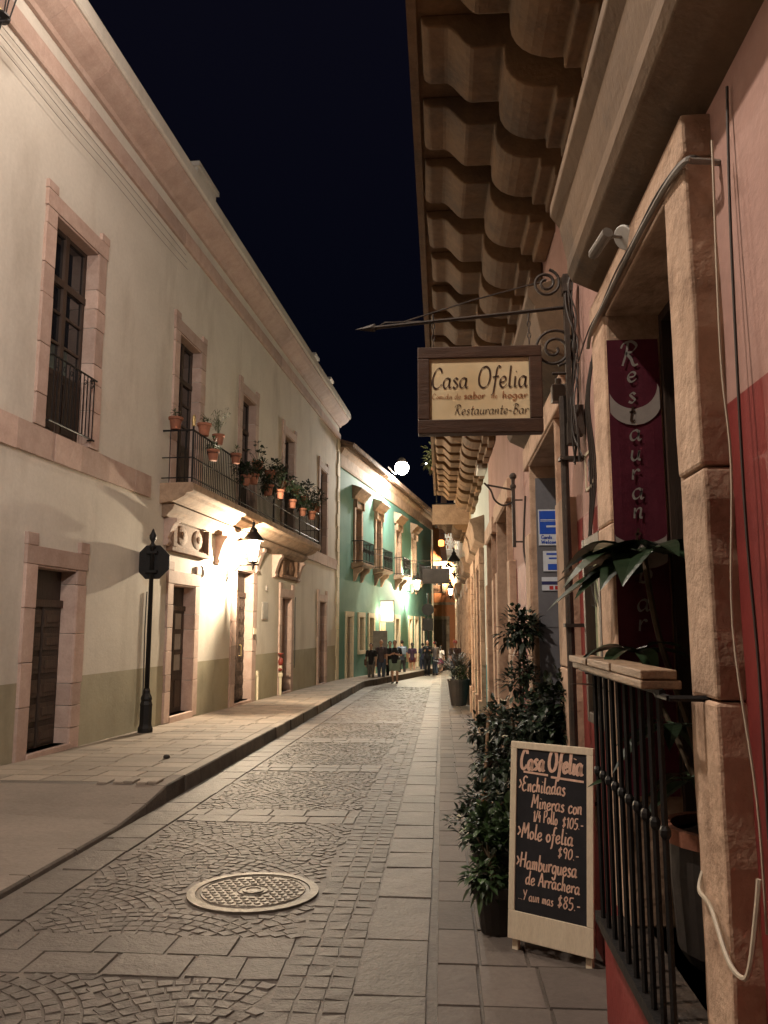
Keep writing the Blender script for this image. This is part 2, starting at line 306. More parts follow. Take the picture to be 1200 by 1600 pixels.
# ------------------------------------------------------------------ stroke lettering (own skeleton letters, flat-nib or chalk strokes)
G = {
'C': ([[(.60, .78), (.56, .93), (.40, 1.), (.20, .85), (.06, .5), (.10, .15), (.28, 0), (.48, .05), (.64, .22)]], .68),
'O': ([[(.42, .98), (.2, .9), (.05, .55), (.1, .15), (.32, 0), (.58, .12), (.7, .5), (.62, .85), (.42, .98), (.3, .9)]], .78),
'R': ([[(.26, .95), (.22, .5), (.12, 0)], [(.0, .72), (.1, .93), (.4, 1.), (.6, .82), (.45, .58), (.24, .52), (.42, .3), (.55, .03), (.72, .06)]], .74),
'B': ([[(.24, .95), (.16, 0)], [(.02, .82), (.25, 1.), (.54, .86), (.42, .58), (.22, .53), (.52, .45), (.58, .2), (.38, .0), (.12, .04)]], .68),
'M': ([[(.03, 0), (.18, .95)], [(.18, .95), (.36, .3)], [(.36, .3), (.66, .98)], [(.66, .98), (.7, 0)]], .8),
'E': ([[(.55, .9), (.3, 1.), (.1, .82), (.16, .6), (.38, .53)], [(.38, .53), (.1, .45), (.02, .2), (.2, 0), (.52, .1)]], .62),
'H': ([[(.12, .95), (.05, 0)], [(.6, 1.), (.53, 0)], [(.07, .48), (.58, .52)]], .68),
'P': ([[(.12, .95), (.08, 0)], [(.1, .92), (.4, 1.), (.52, .78), (.38, .52), (.1, .48)]], .6),
'A': ([[(.02, 0), (.34, .98)], [(.34, .98), (.58, 0)], [(.14, .36), (.5, .36)]], .66),
'Y': ([[(.03, .95), (.28, .5)], [(.55, 1), (.2, 0)]], .56),
'W': ([[(.03, .98), (.18, 0)], [(.18, 0), (.4, .8)], [(.4, .8), (.58, 0)], [(.58, 0), (.78, .98)]], .84),
'a': ([[(.4, .42), (.28, .5), (.1, .42), (.03, .22), (.1, .03), (.22, .02), (.36, .16), (.42, .4)], [(.43, .5), (.4, .15), (.46, .01), (.56, .08)]], .56),
'b': ([[(.1, 1), (.08, .5), (.07, .05), (.22, 0), (.4, .2), (.34, .46), (.18, .48), (.08, .3)]], .48),
'c': ([[(.36, .4), (.26, .5), (.1, .42), (.04, .2), (.14, .02), (.3, .03), (.42, .14)]], .44),
'd': ([[(.4, .42), (.28, .5), (.1, .42), (.03, .22), (.1, .03), (.22, .02), (.38, .16)], [(.48, 1.), (.42, .5), (.4, .1), (.5, .02), (.56, .08)]], .58),
'e': ([[(.05, .22), (.3, .28), (.36, .42), (.24, .5), (.08, .4), (.04, .18), (.16, .01), (.32, .04), (.44, .16)]], .46),
'f': ([[(.46, .92), (.36, 1.), (.26, .82), (.2, .3), (.12, -.25), (.0, -.36)], [(.04, .48), (.4, .52)]], .42),
'g': ([[(.38, .42), (.26, .5), (.1, .42), (.03, .22), (.12, .04), (.26, .06), (.38, .2)], [(.42, .5), (.4, .0), (.3, -.32), (.12, -.3), (.06, -.2)]], .52),
'h': ([[(.1, 1), (.06, 0)], [(.07, .2), (.2, .45), (.34, .45), (.34, .1), (.44, .03)]], .5),
'i': ([[(.12, .5), (.1, .1), (.16, .01), (.26, .08)], [(.15, .7), (.17, .74)]], .28),
'l': ([[(.14, 1), (.1, .4), (.1, .08), (.18, .01), (.28, .08)]], .28),
'm': ([[(.06, .5), (.06, 0)], [(.06, .25), (.18, .47), (.28, .42), (.27, 0)], [(.28, .25), (.4, .47), (.52, .42), (.5, .06), (.6, .03)]], .66),
'n': ([[(.06, .5), (.06, 0)], [(.06, .22), (.2, .47), (.34, .44), (.33, .08), (.44, .03)]], .48),
'o': ([[(.22, .5), (.08, .4), (.04, .2), (.16, .01), (.34, .1), (.38, .32), (.22, .5)]], .44),
'p': ([[(.08, .5), (.04, -.36)], [(.07, .35), (.22, .5), (.38, .38), (.34, .1), (.2, .02), (.06, .12)]], .46),
'q': ([[(.38, .42), (.26, .5), (.06, .36), (.05, .12), (.18, .02), (.36, .18)], [(.4, .5), (.38, -.34)]], .48),
'r': ([[(.06, .5), (.07, 0)], [(.07, .22), (.18, .45), (.3, .48), (.34, .4)]], .38),
's': ([[(.32, .42), (.2, .5), (.08, .4), (.2, .27), (.32, .14), (.2, .0), (.04, .06)]], .4),
't': ([[(.18, .85), (.14, .3), (.16, .04), (.28, .02), (.34, .1)], [(.02, .52), (.34, .56)]], .36),
'u': ([[(.06, .5), (.05, .15), (.16, .01), (.32, .12), (.38, .48)], [(.39, .5), (.37, .1), (.48, .04)]], .5),
'y': ([[(.05, .5), (.12, .12), (.32, .15)], [(.4, .5), (.3, .0), (.1, -.35)]], .44),
'0': ([[(.22, .9), (.06, .6), (.08, .15), (.24, 0), (.4, .3), (.36, .75), (.22, .9)]], .46),
'1': ([[(.04, .7), (.18, .9)], [(.18, .9), (.16, 0)]], .28),
'2': ([[(.05, .7), (.2, .9), (.36, .72), (.2, .35), (.04, .02)], [(.04, .02), (.4, .04)]], .44),
'4': ([[(.22, .9), (.03, .35)], [(.03, .35), (.42, .38)], [(.32, .6), (.28, 0)]], .46),
'5': ([[(.4, .9), (.1, .88)], [(.1, .88), (.08, .5), (.3, .5), (.38, .25), (.22, .0), (.04, .06)]], .44),
'7': ([[(.04, .88), (.4, .9)], [(.4, .9), (.16, 0)]], .42),
'8': ([[(.22, .5), (.08, .7), (.22, .9), (.36, .72), (.22, .5), (.06, .22), (.22, 0), (.38, .22), (.22, .5)]], .44),
'9': ([[(.36, .75), (.2, .9), (.06, .68), (.2, .48), (.36, .62)], [(.38, .8), (.3, 0)]], .44),
'$': ([[(.36, .72), (.2, .8), (.08, .64), (.2, .45), (.34, .26), (.2, .1), (.04, .18)], [(.22, .95), (.18, -.04)]], .44),
'/': ([[(.36, .95), (.02, 0)]], .38), '>': ([[(.04, .7), (.3, .42)], [(.3, .42), (.04, .14)]], .38),
'.': ([[(.06, .02), (.1, .06)]], .18), '-': ([[(.04, .32), (.3, .34)]], .36), ' ': ([], .32)}
def text(mb, s, o, h, nib=(.10, .03), slant=.15, track=.05, width=None, jit=0, ang=.8, m=0):
    """letters on a plane; o maps (x, y) in metres to a point; width squeezes the line to fit"""
    tot = sum(G[c][1]+track for c in s)*h; sx = (width/tot) if width else 1; x = 0
    for c in s:
        strokes, w = G[c]; dy = random.uniform(-jit, jit); sc = 1+random.uniform(-jit, jit)
        for st in strokes:
            p = smooth_path(st, 5); L = []; R = []
            q = [((x+(a+slant*b)*1)*h*sx, (b*sc+dy)*h) for a, b in p]
            for i, (a, b) in enumerate(q):
                a0, b0 = q[max(i-1, 0)]; a1, b1 = q[min(i+1, len(q)-1)]; tx, ty = a1-a0, b1-b0; l = math.hypot(tx, ty) or 1; tx /= l; ty /= l
                ww = h*(nib[1]+(nib[0]-nib[1])*abs(math.sin(math.atan2(ty, tx)-ang)))*.5
                L.append((a-ty*ww, b+tx*ww)); R.append((a+ty*ww, b-tx*ww))
            v = [o(*k) for k in L]+[o(*k) for k in R]; n = len(q)
            mb.add(v, [(i, i+1, n+i+1, n+i) for i in range(n-1)], m)
        x += w+track
    return tot*sx

# ================================================================== SETTING
SL = .0205
def zr(Y): return -SL*Y
mb = MB(); mb.quad((-600, -300, zr(-300)-.5), (600, -300, zr(-300)-.5), (600, 900, zr(900)-.5), (-600, 900, zr(900)-.5))
tag(mb.build('terrain', mEarth), 'dark ground reaching away beneath and beyond the town', 'ground', kind='structure')

def kerbL(Y): return -2.78-.004*Y if Y < 30 else -2.9+.165*(Y-30)
def wallL(Y): return -5.75+.055*Y if Y < 31.2 else -4.05+.157*(Y-31.2)
mb = MB()
ys = [-6, 0, 6, 12, 18, 24, 31, 36, 42, 48, 54, 63]
for a, b in zip(ys, ys[1:]):
    mb.quad((kerbL(a)-.1, a, zr(a)), (.1, a, zr(a)), (.1, b, zr(b)), (kerbL(b)-.1, b, zr(b)), 0 if a < 31 else 1, 0)
MHC = (-1.24, 5.43); MHR = .40
def stone(c, h=.012, ch=.005, m=1, t=None):
    """one sett: 4 ground corners, chamfered top, slight random tilt"""
    if t is None: t = random.uniform(-1, 1)
    cx = sum(p[0] for p in c)/4; cy = sum(p[1] for p in c)/4; hh = [h+random.uniform(-.004, .004) for _ in range(4)]
    top = []
    for p, e in zip(c, hh):
        dx, dy = cx-p[0], cy-p[1]; l = math.hypot(dx, dy) or 1; k = min(ch*1.5/l, .4)
        top.append((p[0]+dx*k, p[1]+dy*k, zr(p[1])+e))
    bot = [(p[0], p[1], zr(p[1])-.004) for p in c]
    mb.add(bot+top, [(4, 5, 6, 7)]+[(i, (i+1) % 4, 4+(i+1) % 4, 4+i) for i in range(4)], m, t)
def rect(x0, x1, y0, y1, j=.006, **k):
    r = lambda: random.uniform(-j, j)
    cx, cy = (x0+x1)/2, (y0+y1)/2
    if math.hypot(cx-MHC[0], cy-MHC[1]) < MHR+.06: return
    stone([(x0+r(), y0+r()), (x1+r(), y0+r()), (x1+r(), y1+r()), (x0+r(), y1+r())], **k)
bands = [1.6, 4.35, 7.75, 10.7, 13.7, 16.9, 20.2, 23.6, 27.2, 31]
XL, XR = -2.44, -.80
for yb in bands[:-1]:
    for row in range(2):
        x = XL-random.uniform(0, .2)+.02; y0 = yb-.28+row*.28
        while x < XR:
            w = random.uniform(.26, .42); w = min(w, XR-x)
            if w > .06: rect(max(x, XL)+.006, x+w-.006, y0+.005, y0+.275, h=.008, t=random.uniform(-.8, .4))
            x += w
for yb, yn in zip(bands, bands[1:]):
    y0, y1 = yb+.3, yn-.3; ds = .078 if yn < 17 else .12; Wd = 1.28; Rr = .92; cs = []
    for j in range(-3, 8):
        for i in range(-3, 4): cs.append(((XL+XR)/2+(i+.5*(j % 2))*Wd-.1, y0-.5+j*Wd*.5))
    def owner(x, y):
        best = None
        for c in cs:
            if math.hypot(x-c[0], y-c[1]) < Rr and y > c[1]-.25 and (best is None or c[1] < best[1]): best = c
        return best
    for c in cs:
        r = .07
        while r < Rr:
            na = max(3, round(6.28319*r/ds)); off = random.uniform(0, 1)
            for k in range(na):
                a0 = 6.28319*(k+off)/na; a1 = 6.28319*(k+1+off)/na; am = (a0+a1)/2; rm = r+ds/2
                x, y = c[0]+rm*math.cos(am), c[1]+rm*math.sin(am)
                if not (XL+.03 < x < XR-.03 and y0-.02 < y < y1+.02) or owner(x, y) != c: continue
                if math.hypot(x-MHC[0], y-MHC[1]) < MHR+.05: continue
                g = .0045/max(r, .05)*.6
                P = [(c[0]+q*math.cos(a), c[1]+q*math.sin(a)) for q, a in ((r+.004, a0+g), (r+ds-.004, a0+g*.6), (r+ds-.004, a1-g*.6), (r+.004, a1-g))]
                stone(P, h=.0045, ch=.0042)
            r += ds
y = -1.
while y < 31:                                          # kerb-side slabs, small setts and gutter stones
    L = random.uniform(.38, .6)
    if y > 6.5: rect(kerbL(y)+.01, XL-.012, y+.006, y+L-.006, h=.011)
    else: rect(-2.72, XL-.012, y+.006, y+L-.006, h=.011)
    y += L
y = -1.
while y < 60:
    L = random.uniform(.4, .75); rect(-.42, -.085, y+.005, y+L-.005, h=.010, t=random.uniform(-.4, .6)); y += L
y = .5
while y < 31:
    for k in range(3): rect(XR+.005+k*.124, XR+.122+k*.124, y+.005, y+.125, h=.004, t=random.uniform(-1.3, -.1))
    y += .13
tag(mb.build('road', [mGrout, mRoad], recalc=False), 'cobbled street of fan-laid setts crossed by bands of larger slabs', 'road', kind='structure')

# left pavement: raised slabs, dropping to a concrete ramp near the viewer
def lerp(a, b, t): t = min(1, max(0, t)); return a+(b-a)*t
def sm(t): t = min(1, max(0, t)); return t*t*(3-2*t)
def zpl(X, Y):
    top = -.0175*Y+.145; low = zr(Y)+.04
    k = sm((Y-7.2)/1.3); f = (X-wallL(Y))/(kerbL(Y)-wallL(Y))
    return top*k+(1-k)*lerp(top-.02, low, sm(f*1.15))
mb = MB()
def slabL(x0, x1, y0, y1, m, g=.0035):
    c = [(x0+g, y0+g), (x1-g, y0+g), (x1-g, y1-g), (x0+g, y1-g)]; hh = random.uniform(-.002, .003)
    mb.add([(x, y, zpl(x, y)-.02) for x, y in c]+[(x+(.004 if i in (0, 3) else -.004), y+(.004 if i < 2 else -.004), zpl(x, y)+hh) for i, (x, y) in enumerate(c)],
           [(4, 5, 6, 7)]+[(i, (i+1) % 4, 4+(i+1) % 4, 4+i) for i in range(4)], m)
ny = [-6+.35*i for i in range(int(69/.35))]
for a, b in zip(ny, ny[1:]):
    for i in range(6):
        q = lambda i, Y: wallL(Y)-.15+(kerbL(Y)-wallL(Y)+.13)*i/6
        pts = [(q(i, a), a), (q(i+1, a), a), (q(i+1, b), b), (q(i, b), b)]
        mb.quad(*[(x, y, zpl(x, y)-(.006 if y > 8.4 else 0)) for x, y in pts], 0 if b < 8.6 else 2, 0)
y = 8.5
while y < 62:
    L = random.uniform(.3, .36); xw = max(wallL(y), wallL(y+L)); xk = min(kerbL(y), kerbL(y+L))-.17; n = max(2, round((xk-xw)/.5)); off = random.uniform(0, .3)
    xs = [xw]+[xw+(xk-xw)*(i+off)/n for i in range(1, n)]+[xk]
    for p, q in zip(xs, xs[1:]): slabL(p, q, y, y+L, 1)
    y += L
tag(mb.build('left_pavement', [mConc, mSlabL, mGrout], recalc=False), 'raised slab pavement on the left running down into a concrete ramp', 'pavement', kind='structure')
mb = MB(); y = -5
while y < 61:
    L = random.uniform(.45, .95); g = .005; x0, x1 = kerbL(y), kerbL(y+L)
    for (a, b) in ((y+g, y+L-g),):
        jog = random.uniform(-.008, .012)
        v = []
        for (dx, dz) in ((-.16, -.3), (jog, -.3), (jog-.012, None), (-.025+jog, 0), (-.16, 0)):
            for yy, xx in ((a, x0), (b, x1)):
                zt = zpl(xx-.02, yy)+.004; v.append((xx+dx, yy, zr(yy)-.05 if dz == -.3 else (zt-.015 if dz is None else zt)))
        f = [(2*i, 2*i+1, 2*i+3, 2*i+2) for i in range(4)]+[(0, 2, 4, 6, 8), (9, 7, 5, 3, 1)]
        o = len(mb.f); mb.add(v, f, 0)
        mb.m[o+3] = 1 if y > 8.4 else 2
    y += L
tag(mb.build('kerb', [mKerb, mSlabL, mConc]), 'worn dark kerb edging the left pavement', 'kerb', kind='structure')
# right pavement
mb = MB()
for a, b in zip(ys, ys[1:]): mb.quad((-.045, a, zr(a)+.045), (.95, a, zr(a)+.045), (.95, b, zr(b)+.045), (-.045, b, zr(b)+.045), 0, 0)
mb.quad((-.045, -6, zr(-6)-.05), (-.045, 63, zr(63)-.05), (-.045, 63, zr(63)+.045), (-.045, -6, zr(-6)+.045), 2, 0)
y = -2.
while y < 62:
    L = random.uniform(.4, .5); xs = [-.042, .16+random.uniform(-.01, .01), .43+random.uniform(-.05, .05), .82]
    for p, q in zip(xs, xs[1:]):
        c = [(p+.004, y+.004), (q-.004, y+.004), (q-.004, y+L-.004), (p+.004, y+L-.004)]; hh = random.uniform(.054, .058)
        mb.add([(x, yy, zr(yy)+.035) for x, yy in c]+[(x+(.005 if i in (0, 3) else -.005), yy+(.005 if i < 2 else -.005), zr(yy)+hh) for i, (x, yy) in enumerate(c)],
               [(4, 5, 6, 7)]+[(i, (i+1) % 4, 4+(i+1) % 4, 4+i) for i in range(4)], 1)
    y += L
tag(mb.build('right_pavement', [mGrout, mSlabR, mKerb], recalc=False), 'narrow pavement of grey square slabs along the right wall', 'pavement', kind='structure')
def zp(Y): return zr(Y)+.057

mb = MB()
hx = [(-160+8*i) for i in range(41)]
prof = [24+9*math.sin(i*.37)+5*math.sin(i*1.3+1)+random.uniform(-1.5, 1.5) for i in range(41)]
for i in range(40):
    mb.quad((hx[i], 190, -12), (hx[i+1], 190, -12), (hx[i+1], 240, prof[i+1]), (hx[i], 240, prof[i]), 0, 0)
tag(mb.build('hill', M('night_hillside', (.02, .024, .016), (.012, .015, .01), .3, .95, .5, 2)), 'dark wooded hillside rising behind the far end of the street', 'hill', kind='structure')
# ================================================================== WHITE BUILDING (left)
wb = thing('townhouse', 'long two-storey cream townhouse with olive dado, pink stone trim and flower balcony', 'building', (-5.75, 0, 0), math.atan2(1, .055))
UE = 31.25
wins = [(9.92, 11.12), (14.4, 15.55), (18.4, 19.5), (22.5, 23.65), (27.6, 28.75)]
doors = [(9.95, 10.98, .03, 2.4), (14.5, 15.62, .0, 2.4), (18.3, 19.62, -.12, 2.95), (22.5, 23.62, -.2, 2.45), (27.65, 28.75, -.32, 2.5)]
far_wins = [(-3.2, -2.0), (3.2, 4.4)]
ops = [(a, b, 4.2, 7.2) for a, b in wins+far_wins]+doors+[(3.2, 4.3, .2, 2.4)]
m = MB(-1); wall(m, -6, UE, -1.2, 10.0, ops, .92, .36)
m.quad((UE, 0, -1.2), (UE, -7, -1.2), (UE, -7, 10), (UE, 0, 10), 0, 0); m.quad((-6, 0, -1.2), (-6, -7, -1.2), (-6, -7, 10), (-6, 0, 10), 0, 0)
m.quad((-6, -.02, 10), (UE, -.02, 10), (UE, -7, 10), (-6, -7, 10), 0, 0); m.quad((-6, -7, -1.2), (UE, -7, -1.2), (UE, -7, 10), (-6, -7, 10), 0, 0)
for a, b, c, e in ops: m.quad((a, -.5, c), (b, -.5, c), (b, -.5, e), (a, -.5, e), 0, 0)
m.build('wall', [mWhite, mOlive], wb)
m = MB(-1)
u = -6.
while u < UE:
    L = random.uniform(.9, 1.6); v = min(u+L, UE+.06); t = random.uniform(-1, 1)
    m.extr_u([(-.02, 8.98), (.05, 8.98), (.065, 9.02), (.065, 9.26), (.05, 9.3), (-.02, 9.3)], u+.002, v-.002, 0, t)
    m.extr_u([(-.02, 9.56), (.06, 9.56), (.09, 9.62), (.2, 9.68), (.32, 9.76), (.4, 9.86), (.4, 9.9), (-.02, 9.9)], u+.002, v-.002, 0, t*.6)
    u += L
m.extr_u([(-.3, 9.9), (.43, 9.9), (.46, 9.93), (.46, 10.1), (.42, 10.13), (.42, 10.2), (-.3, 10.32)], -6, UE+.1, 1, 0)
m.build('cornice', [mPink, mWhite], wb)
for (u0, u1) in ((-6, 13.3), (25.3, UE)):
    m = MB(-1); u = u0
    while u < u1:
        L = min(random.uniform(.7, 1.3), u1-u); m.box(u+.003, u+L-.003, -.02, .045+random.uniform(-.004, .006), 3.8+random.uniform(-.012, .012), 4.18, 0); u += L
    m.build('string_course', mPink, wb)
m = MB(-1); z = -.5
while z < 8.95:
    h = .5; k = round(z*2) % 2
    m.box(UE-.34-.14*k, UE+.04, -.02, .055, z+.005, z+h-.005, 0); z += h
m.build('quoin', mCreamTrim, wb)
for a, b, z in ((15.8, 17.0, 11.6), (27.8, 28.4, 11.5), (30.7, 31.2, 11.5)):
    m = MB(-1); m.box(a, b, -1.5, -.3, 10, z-.1, 0); m.box(a-.06, b+.06, -1.56, -.24, z-.1, z, 0)
    m.build('roof_pier', mWhite, wb)
def sash(par, a, b, c, e, d, rows=3, panel=.9, transom=.75, mat=None):
    m = MB(-1); fw = .06; mid = (a+b)/2; g = MB(-1)
    m.box(a, a+fw, d-.05, d, c, e); m.box(b-fw, b, d-.05, d, c, e); m.box(a, b, d-.051, d+.001, e-fw, e); m.box(mid-.045, mid+.045, d-.052, d+.012, c, e)
    m.box(a, b, d-.053, d+.016, e-transom-.05, e-transom+.05)
    for x0, x1 in ((a+fw, mid-.045), (mid+.045, b-fw)):
        m.box(x0, x1, d-.04, d-.012, c, c+panel); m.box(x0+.06, x1-.06, d-.013, d+.004, c+.1, c+panel-.1)
        for i in range(1, rows):
            z = c+panel+(e-transom-c-panel)*i/rows; m.box(x0, x1, d-.045, d-.006, z-.018, z+.018)
        m.box(x0, x1, d-.046, d-.005, c+panel-.04, c+panel+.04)
        g.quad((x0, d-.03, c+panel), (x1, d-.03, c+panel), (x1, d-.03, e-fw), (x0, d-.03, e-fw), 0, 0)
    m.build('sash', mat or mWood, par); g.build('pane', mGlassDark, par)
for i, (a, b) in enumerate(wins+far_wins):
    m = MB(-1); surround(m, a, b, 4.2, 7.2, w=.25, dd=.04)
    w = m.build('window', mPink, wb, bevel=.012)
    sash(w, a+.03, b-.03, 4.2, 7.17, -.15)
    if i in (0, 5, 6):
        r = MB(-1); bars(r, a+.05, b-.05, .085, 4.3, 5.2, .1, .009)
        for z in (4.3, 5.2): r.tube([(a-.02, .085, z), (b+.02, .085, z)], .014, 6)
        for x in (a+.02, b-.02):
            for z in (4.3, 5.2): r.tube([(x, .085, z), (x, .0, z)], .012, 6)
        for k in range(6):
            x = a+.12+k*(b-a-.24)/5; pth = [(x+px, .085, 5.08+pz) for px, pz in spiral((0, 0), .05, .012, 1.2, 0, 14)]; r.tube(pth, .006, 4)
        r.build('window_railing', mIron, w)
def leaf_door(a, b, c, e, style):
    d = -.17; m = MB(-1); mid = (a+b)/2
    if style == 'panel':
        m.box(a, b, d-.06, d, c, e-.48, 0, -.5); m.box(a, b, d-.08, d+.03, e-.5, e-.4, 0, 1); m.box(a, b, d-.06, d-.02, e-.4, e, 0, -1)
        n = 6; H = e-.5-c
        for k in range(n):
            for x0, x1 in ((a+.06, mid-.04), (mid+.04, b-.06)):
                z0 = c+H*k/n+.04; z1 = c+H*(k+1)/n-.04; m.box(x0, x1, d-.01, d+.022, z0, z1, 0, .6); m.box(x0+.05, x1-.05, d+.01, d+.036, z0+.06, z1-.06, 0, 1)
        m.box(mid-.012, mid+.012, d, d+.03, c, e-.5, 0, -1)
    elif style == 'glazed':
        m.box(a, b, d-.06, d-.02, e-.42, e, 0, -1); m.box(a, b, d-.07, d+.03, e-.46, e-.36, 0, .4)
        for x0, x1 in ((a, mid-.01), (mid+.01, b)):
            m.box(x0, x0+.09, d-.05, d, c, e-.46); m.box(x1-.09, x1, d-.05, d, c, e-.46); m.box(x0, x1, d-.051, d+.001, c, c+.7)
            m.box(x0+.12, x1-.12, d-.01, d+.025, c+.1, c+.6, 0, .5)
            for k in range(4): z = c+.74+(e-.46-c-.74)*k/3; m.box(x0, x1, d-.052, d+.004, z-.045, z+.045)
    elif style == 'studded':
        m.box(a, b, d-.07, d, c, e-.55, 0, -.3); m.box(a, b, d-.08, d+.035, e-.6, e-.48, 0, .8); m.box(a, b, d-.06, d-.01, e-.48, e, 0, -1)
        n = 8; H = e-.62-c
        for k in range(n):
            for q in range(4):
                x0 = a+.04+(b-a-.08)*q/4+.03; x1 = a+.04+(b-a-.08)*(q+1)/4-.03; z0 = c+H*k/n+.035; z1 = c+H*(k+1)/n-.035
                m.box(x0, x1, d-.01, d+.03, z0, z1, 0, .4); m.box(x0+.05, x1-.05, d+.02, d+.05, z0+.06, z1-.06, 0, 1)
                m.ball(((x0+x1)/2, d+.052, (z0+z1)/2), .018, 6, 1)
        m.box(mid-.03, mid+.03, d, d+.055, c, e-.6, 0, .2)
    else:
        m.box(a, b, d-.06, d, c, e, 0, 0); m.box(a+.09, b-.09, d-.01, d+.02, c+.12, c+.8, 0, .8); m.box(a+.09, b-.09, d-.01, d+.02, c+.95, e-.15, 0, .8)
    return m.build('door', [mWoodMid if style == 'plain' else mWood, mRust], wb, bevel=.006)
for (a, b, c, e), st in zip(doors+[(3.2, 4.3, .2, 2.4)], ['panel', 'glazed', 'studded', 'plain', 'plain', 'plain']):
    dr = leaf_door(a+.03, b-.03, c, e-.03, st); m = MB(-1)
    surround(m, a, b, c-.1, e, w=.25 if st != 'studded' else .33, dd=.042, ears=.16 if st != 'studded' else 0)
    m.build('door_surround', mPink, dr, bevel=.012)
    m = MB(-1); m.box(a-.02, b+.02, -.3, .06, c-.25, c, 0, .6); m.build('threshold', mPink, dr, bevel=.01)
    if st == 'glazed':
        m = MB(-1); mid = (a+b)/2
        for x0, x1 in ((a+.1, mid-.1), (mid+.1, b-.1)): m.quad((x0, -.185, c+.7), (x1, -.185, c+.7), (x1, -.185, e-.5), (x0, -.185, e-.5), 0, 0)
        m.build('pane', mGlassFrost, dr)
    if st == 'studded':
        m = MB(-1); m.tube([(a+(b-a)/2+.12, -.12, c+1.05), (a+(b-a)/2+.12, -.07, c+1.05), (a+(b-a)/2+.12, -.07, c+1.3), (a+(b-a)/2+.12, -.12, c+1.3)], .014, 6); m.build('handle', mBrass, dr)
# balcony
B0, B1, BD = 13.78, 24.95, .62
m = MB(-1)
m.extr_u([(-.05, 3.78), (.3, 3.84), (.46, 3.92), (.5, 3.98), (BD-.03, 3.99), (BD, 4.02), (BD, 4.13), (BD-.02, 4.16), (-.05, 4.16)], B0, B1, 0)
m.extr_u([(-.05, 3.56), (.07, 3.56), (.12, 3.63), (.2, 3.7), (.24, 3.79), (-.05, 3.79)], B0+.12, B1-.12, 0)
bal = m.build('balcony', mBrownStone, wb, bevel=.008)
r = MB(-1); fd = BD-.05
for (p, q) in (((B0+.05, .0), (B0+.05, fd)), ((B0+.05, fd), (B1-.05, fd)), ((B1-.05, fd), (B1-.05, 0))):
    for z in (4.25, 4.62, 5.12): r.tube([(p[0], p[1], z), (q[0], q[1], z)], .012 if z < 5 else .018, 6)
bars(r, B0+.05, B1-.05, fd, 4.16, 5.12, .105, .0085)
for u in (B0+.05, B1-.05):
    for k in range(1, 4): r.tube([(u, fd*k/4, 4.16), (u, fd*k/4, 5.12)], .009, 5)
for u in (B0+.05, 16.6, 19.4, 22.2, B1-.05): r.tube([(u, fd, 4.14), (u, fd, 5.2)], .02, 6)
r.build('railing', mIron, bal)
m = MB(-1); m.lathe((B0+.05, fd, 5.18), [(.012, 0), (.035, .02), (.028, .05), (.034, .12), (.03, .19), (.01, .22)], 10); m.build('corner_finial', mBrass, bal, smooth=True)
def console(par, u, w, top, h, out):
    m = MB(-1); pr = [(-.02, top), (out, top), (out, top-.08)]
    for k in range(9): a = k/8; pr.append((out-.02-(out-.1)*a**.7, top-.08-(h-.2)*a))
    pr += [(.11, top-h+.06), (.06, top-h), (-.02, top-h)]
    m.extr_u(pr, u-w/2, u+w/2); return m.build('console', mPink, par, bevel=.012)
for u in (16.95, 18.12, 19.85, 21.6, 24.3): console(bal, u, .24, 3.56, .62, .26)
console(bal, 14.12, .2, 3.56, .5, .24)
for (a, b) in ((14.25, 16.1), (22.2, 23.9)):
    m = MB(-1); m.box(a, b, -.02, .05, 3.08, 3.54, 0, -.6); m.box(a-.08, b+.08, -.02, .12, 2.98, 3.08, 0, .5)
    for k in range(2):
        cx = a+(b-a)*(.27+.46*k)
        m.ball((cx, .045, 3.31), (.3, .05, .19), 14, 0, .2); m.ball((cx, .085, 3.31), (.12, .03, .08), 10, 0, -.2)
    for x in (a, b): m.box(x-.09, x+.09, -.02, .14, 3.06, 3.54, 0, .7)
    m.build('carved_panel', mCarved, bal, bevel=.01)
m = MB(-1); m.extr_u([(-.02, 3.22), (.07, 3.22), (.1, 3.3), (.16, 3.36), (.22, 3.44), (.22, 3.56), (-.02, 3.56)], 18.0, 19.95); m.build('door_cornice', mPink, bal, bevel=.01)

# ================================================================== GREEN BUILDING (left, beyond)
gb = thing('green_house', 'green two-storey house with tiled eaves, pedimented windows and iron balconies', 'building', (-4.05, 31.2, 0), math.atan2(1, .157))
def gu(Y): return (Y-31.2)*1.0123
gw = [(33.7, 34.65), (37.4, 38.4), (41.9, 42.9), (46.3, 47.3)]
gd = [(32.5, 33.3, -.55, 2.05), (34.45, 35.2, .62, 2.05), (36.2, 37.05, -.6, 2.05), (38.35, 39.15, -.62, 2.05), (41.75, 42.6, -.7, 2.05), (45.3, 46.0, -.75, 2.05), (47.1, 47.9, -.8, 2.05), (49.2, 49.9, -.8, 2.05)]
GE = gu(52.9); ops = [(gu(a), gu(b), 4.3, 6.7) for a, b in gw]+[(gu(a), gu(b), c, e) for a, b, c, e in gd]
m = MB(-1); wall(m, 0.1, GE, -2.5, 8.05, ops, None, .3)
m.quad((GE, 0, -2.5), (GE, -8, -2.5), (GE, -8, 8.6), (GE, 0, 8.6), 0, 0); m.quad((0.1, 0, -2.5), (0.1, -8, -2.5), (0.1, -8, 8.6), (0.1, 0, 8.6), 0, 0); m.quad((.1, -.02, 8.6), (GE, -.02, 8.6), (GE, -8, 9.6), (.1, -8, 9.6), 0, 0)
for a, b, c, e in ops: m.quad((a, -.42, c), (b, -.42, c), (b, -.42, e), (a, -.42, e), 0, 0)
m.build('wall', mGreen, gb)
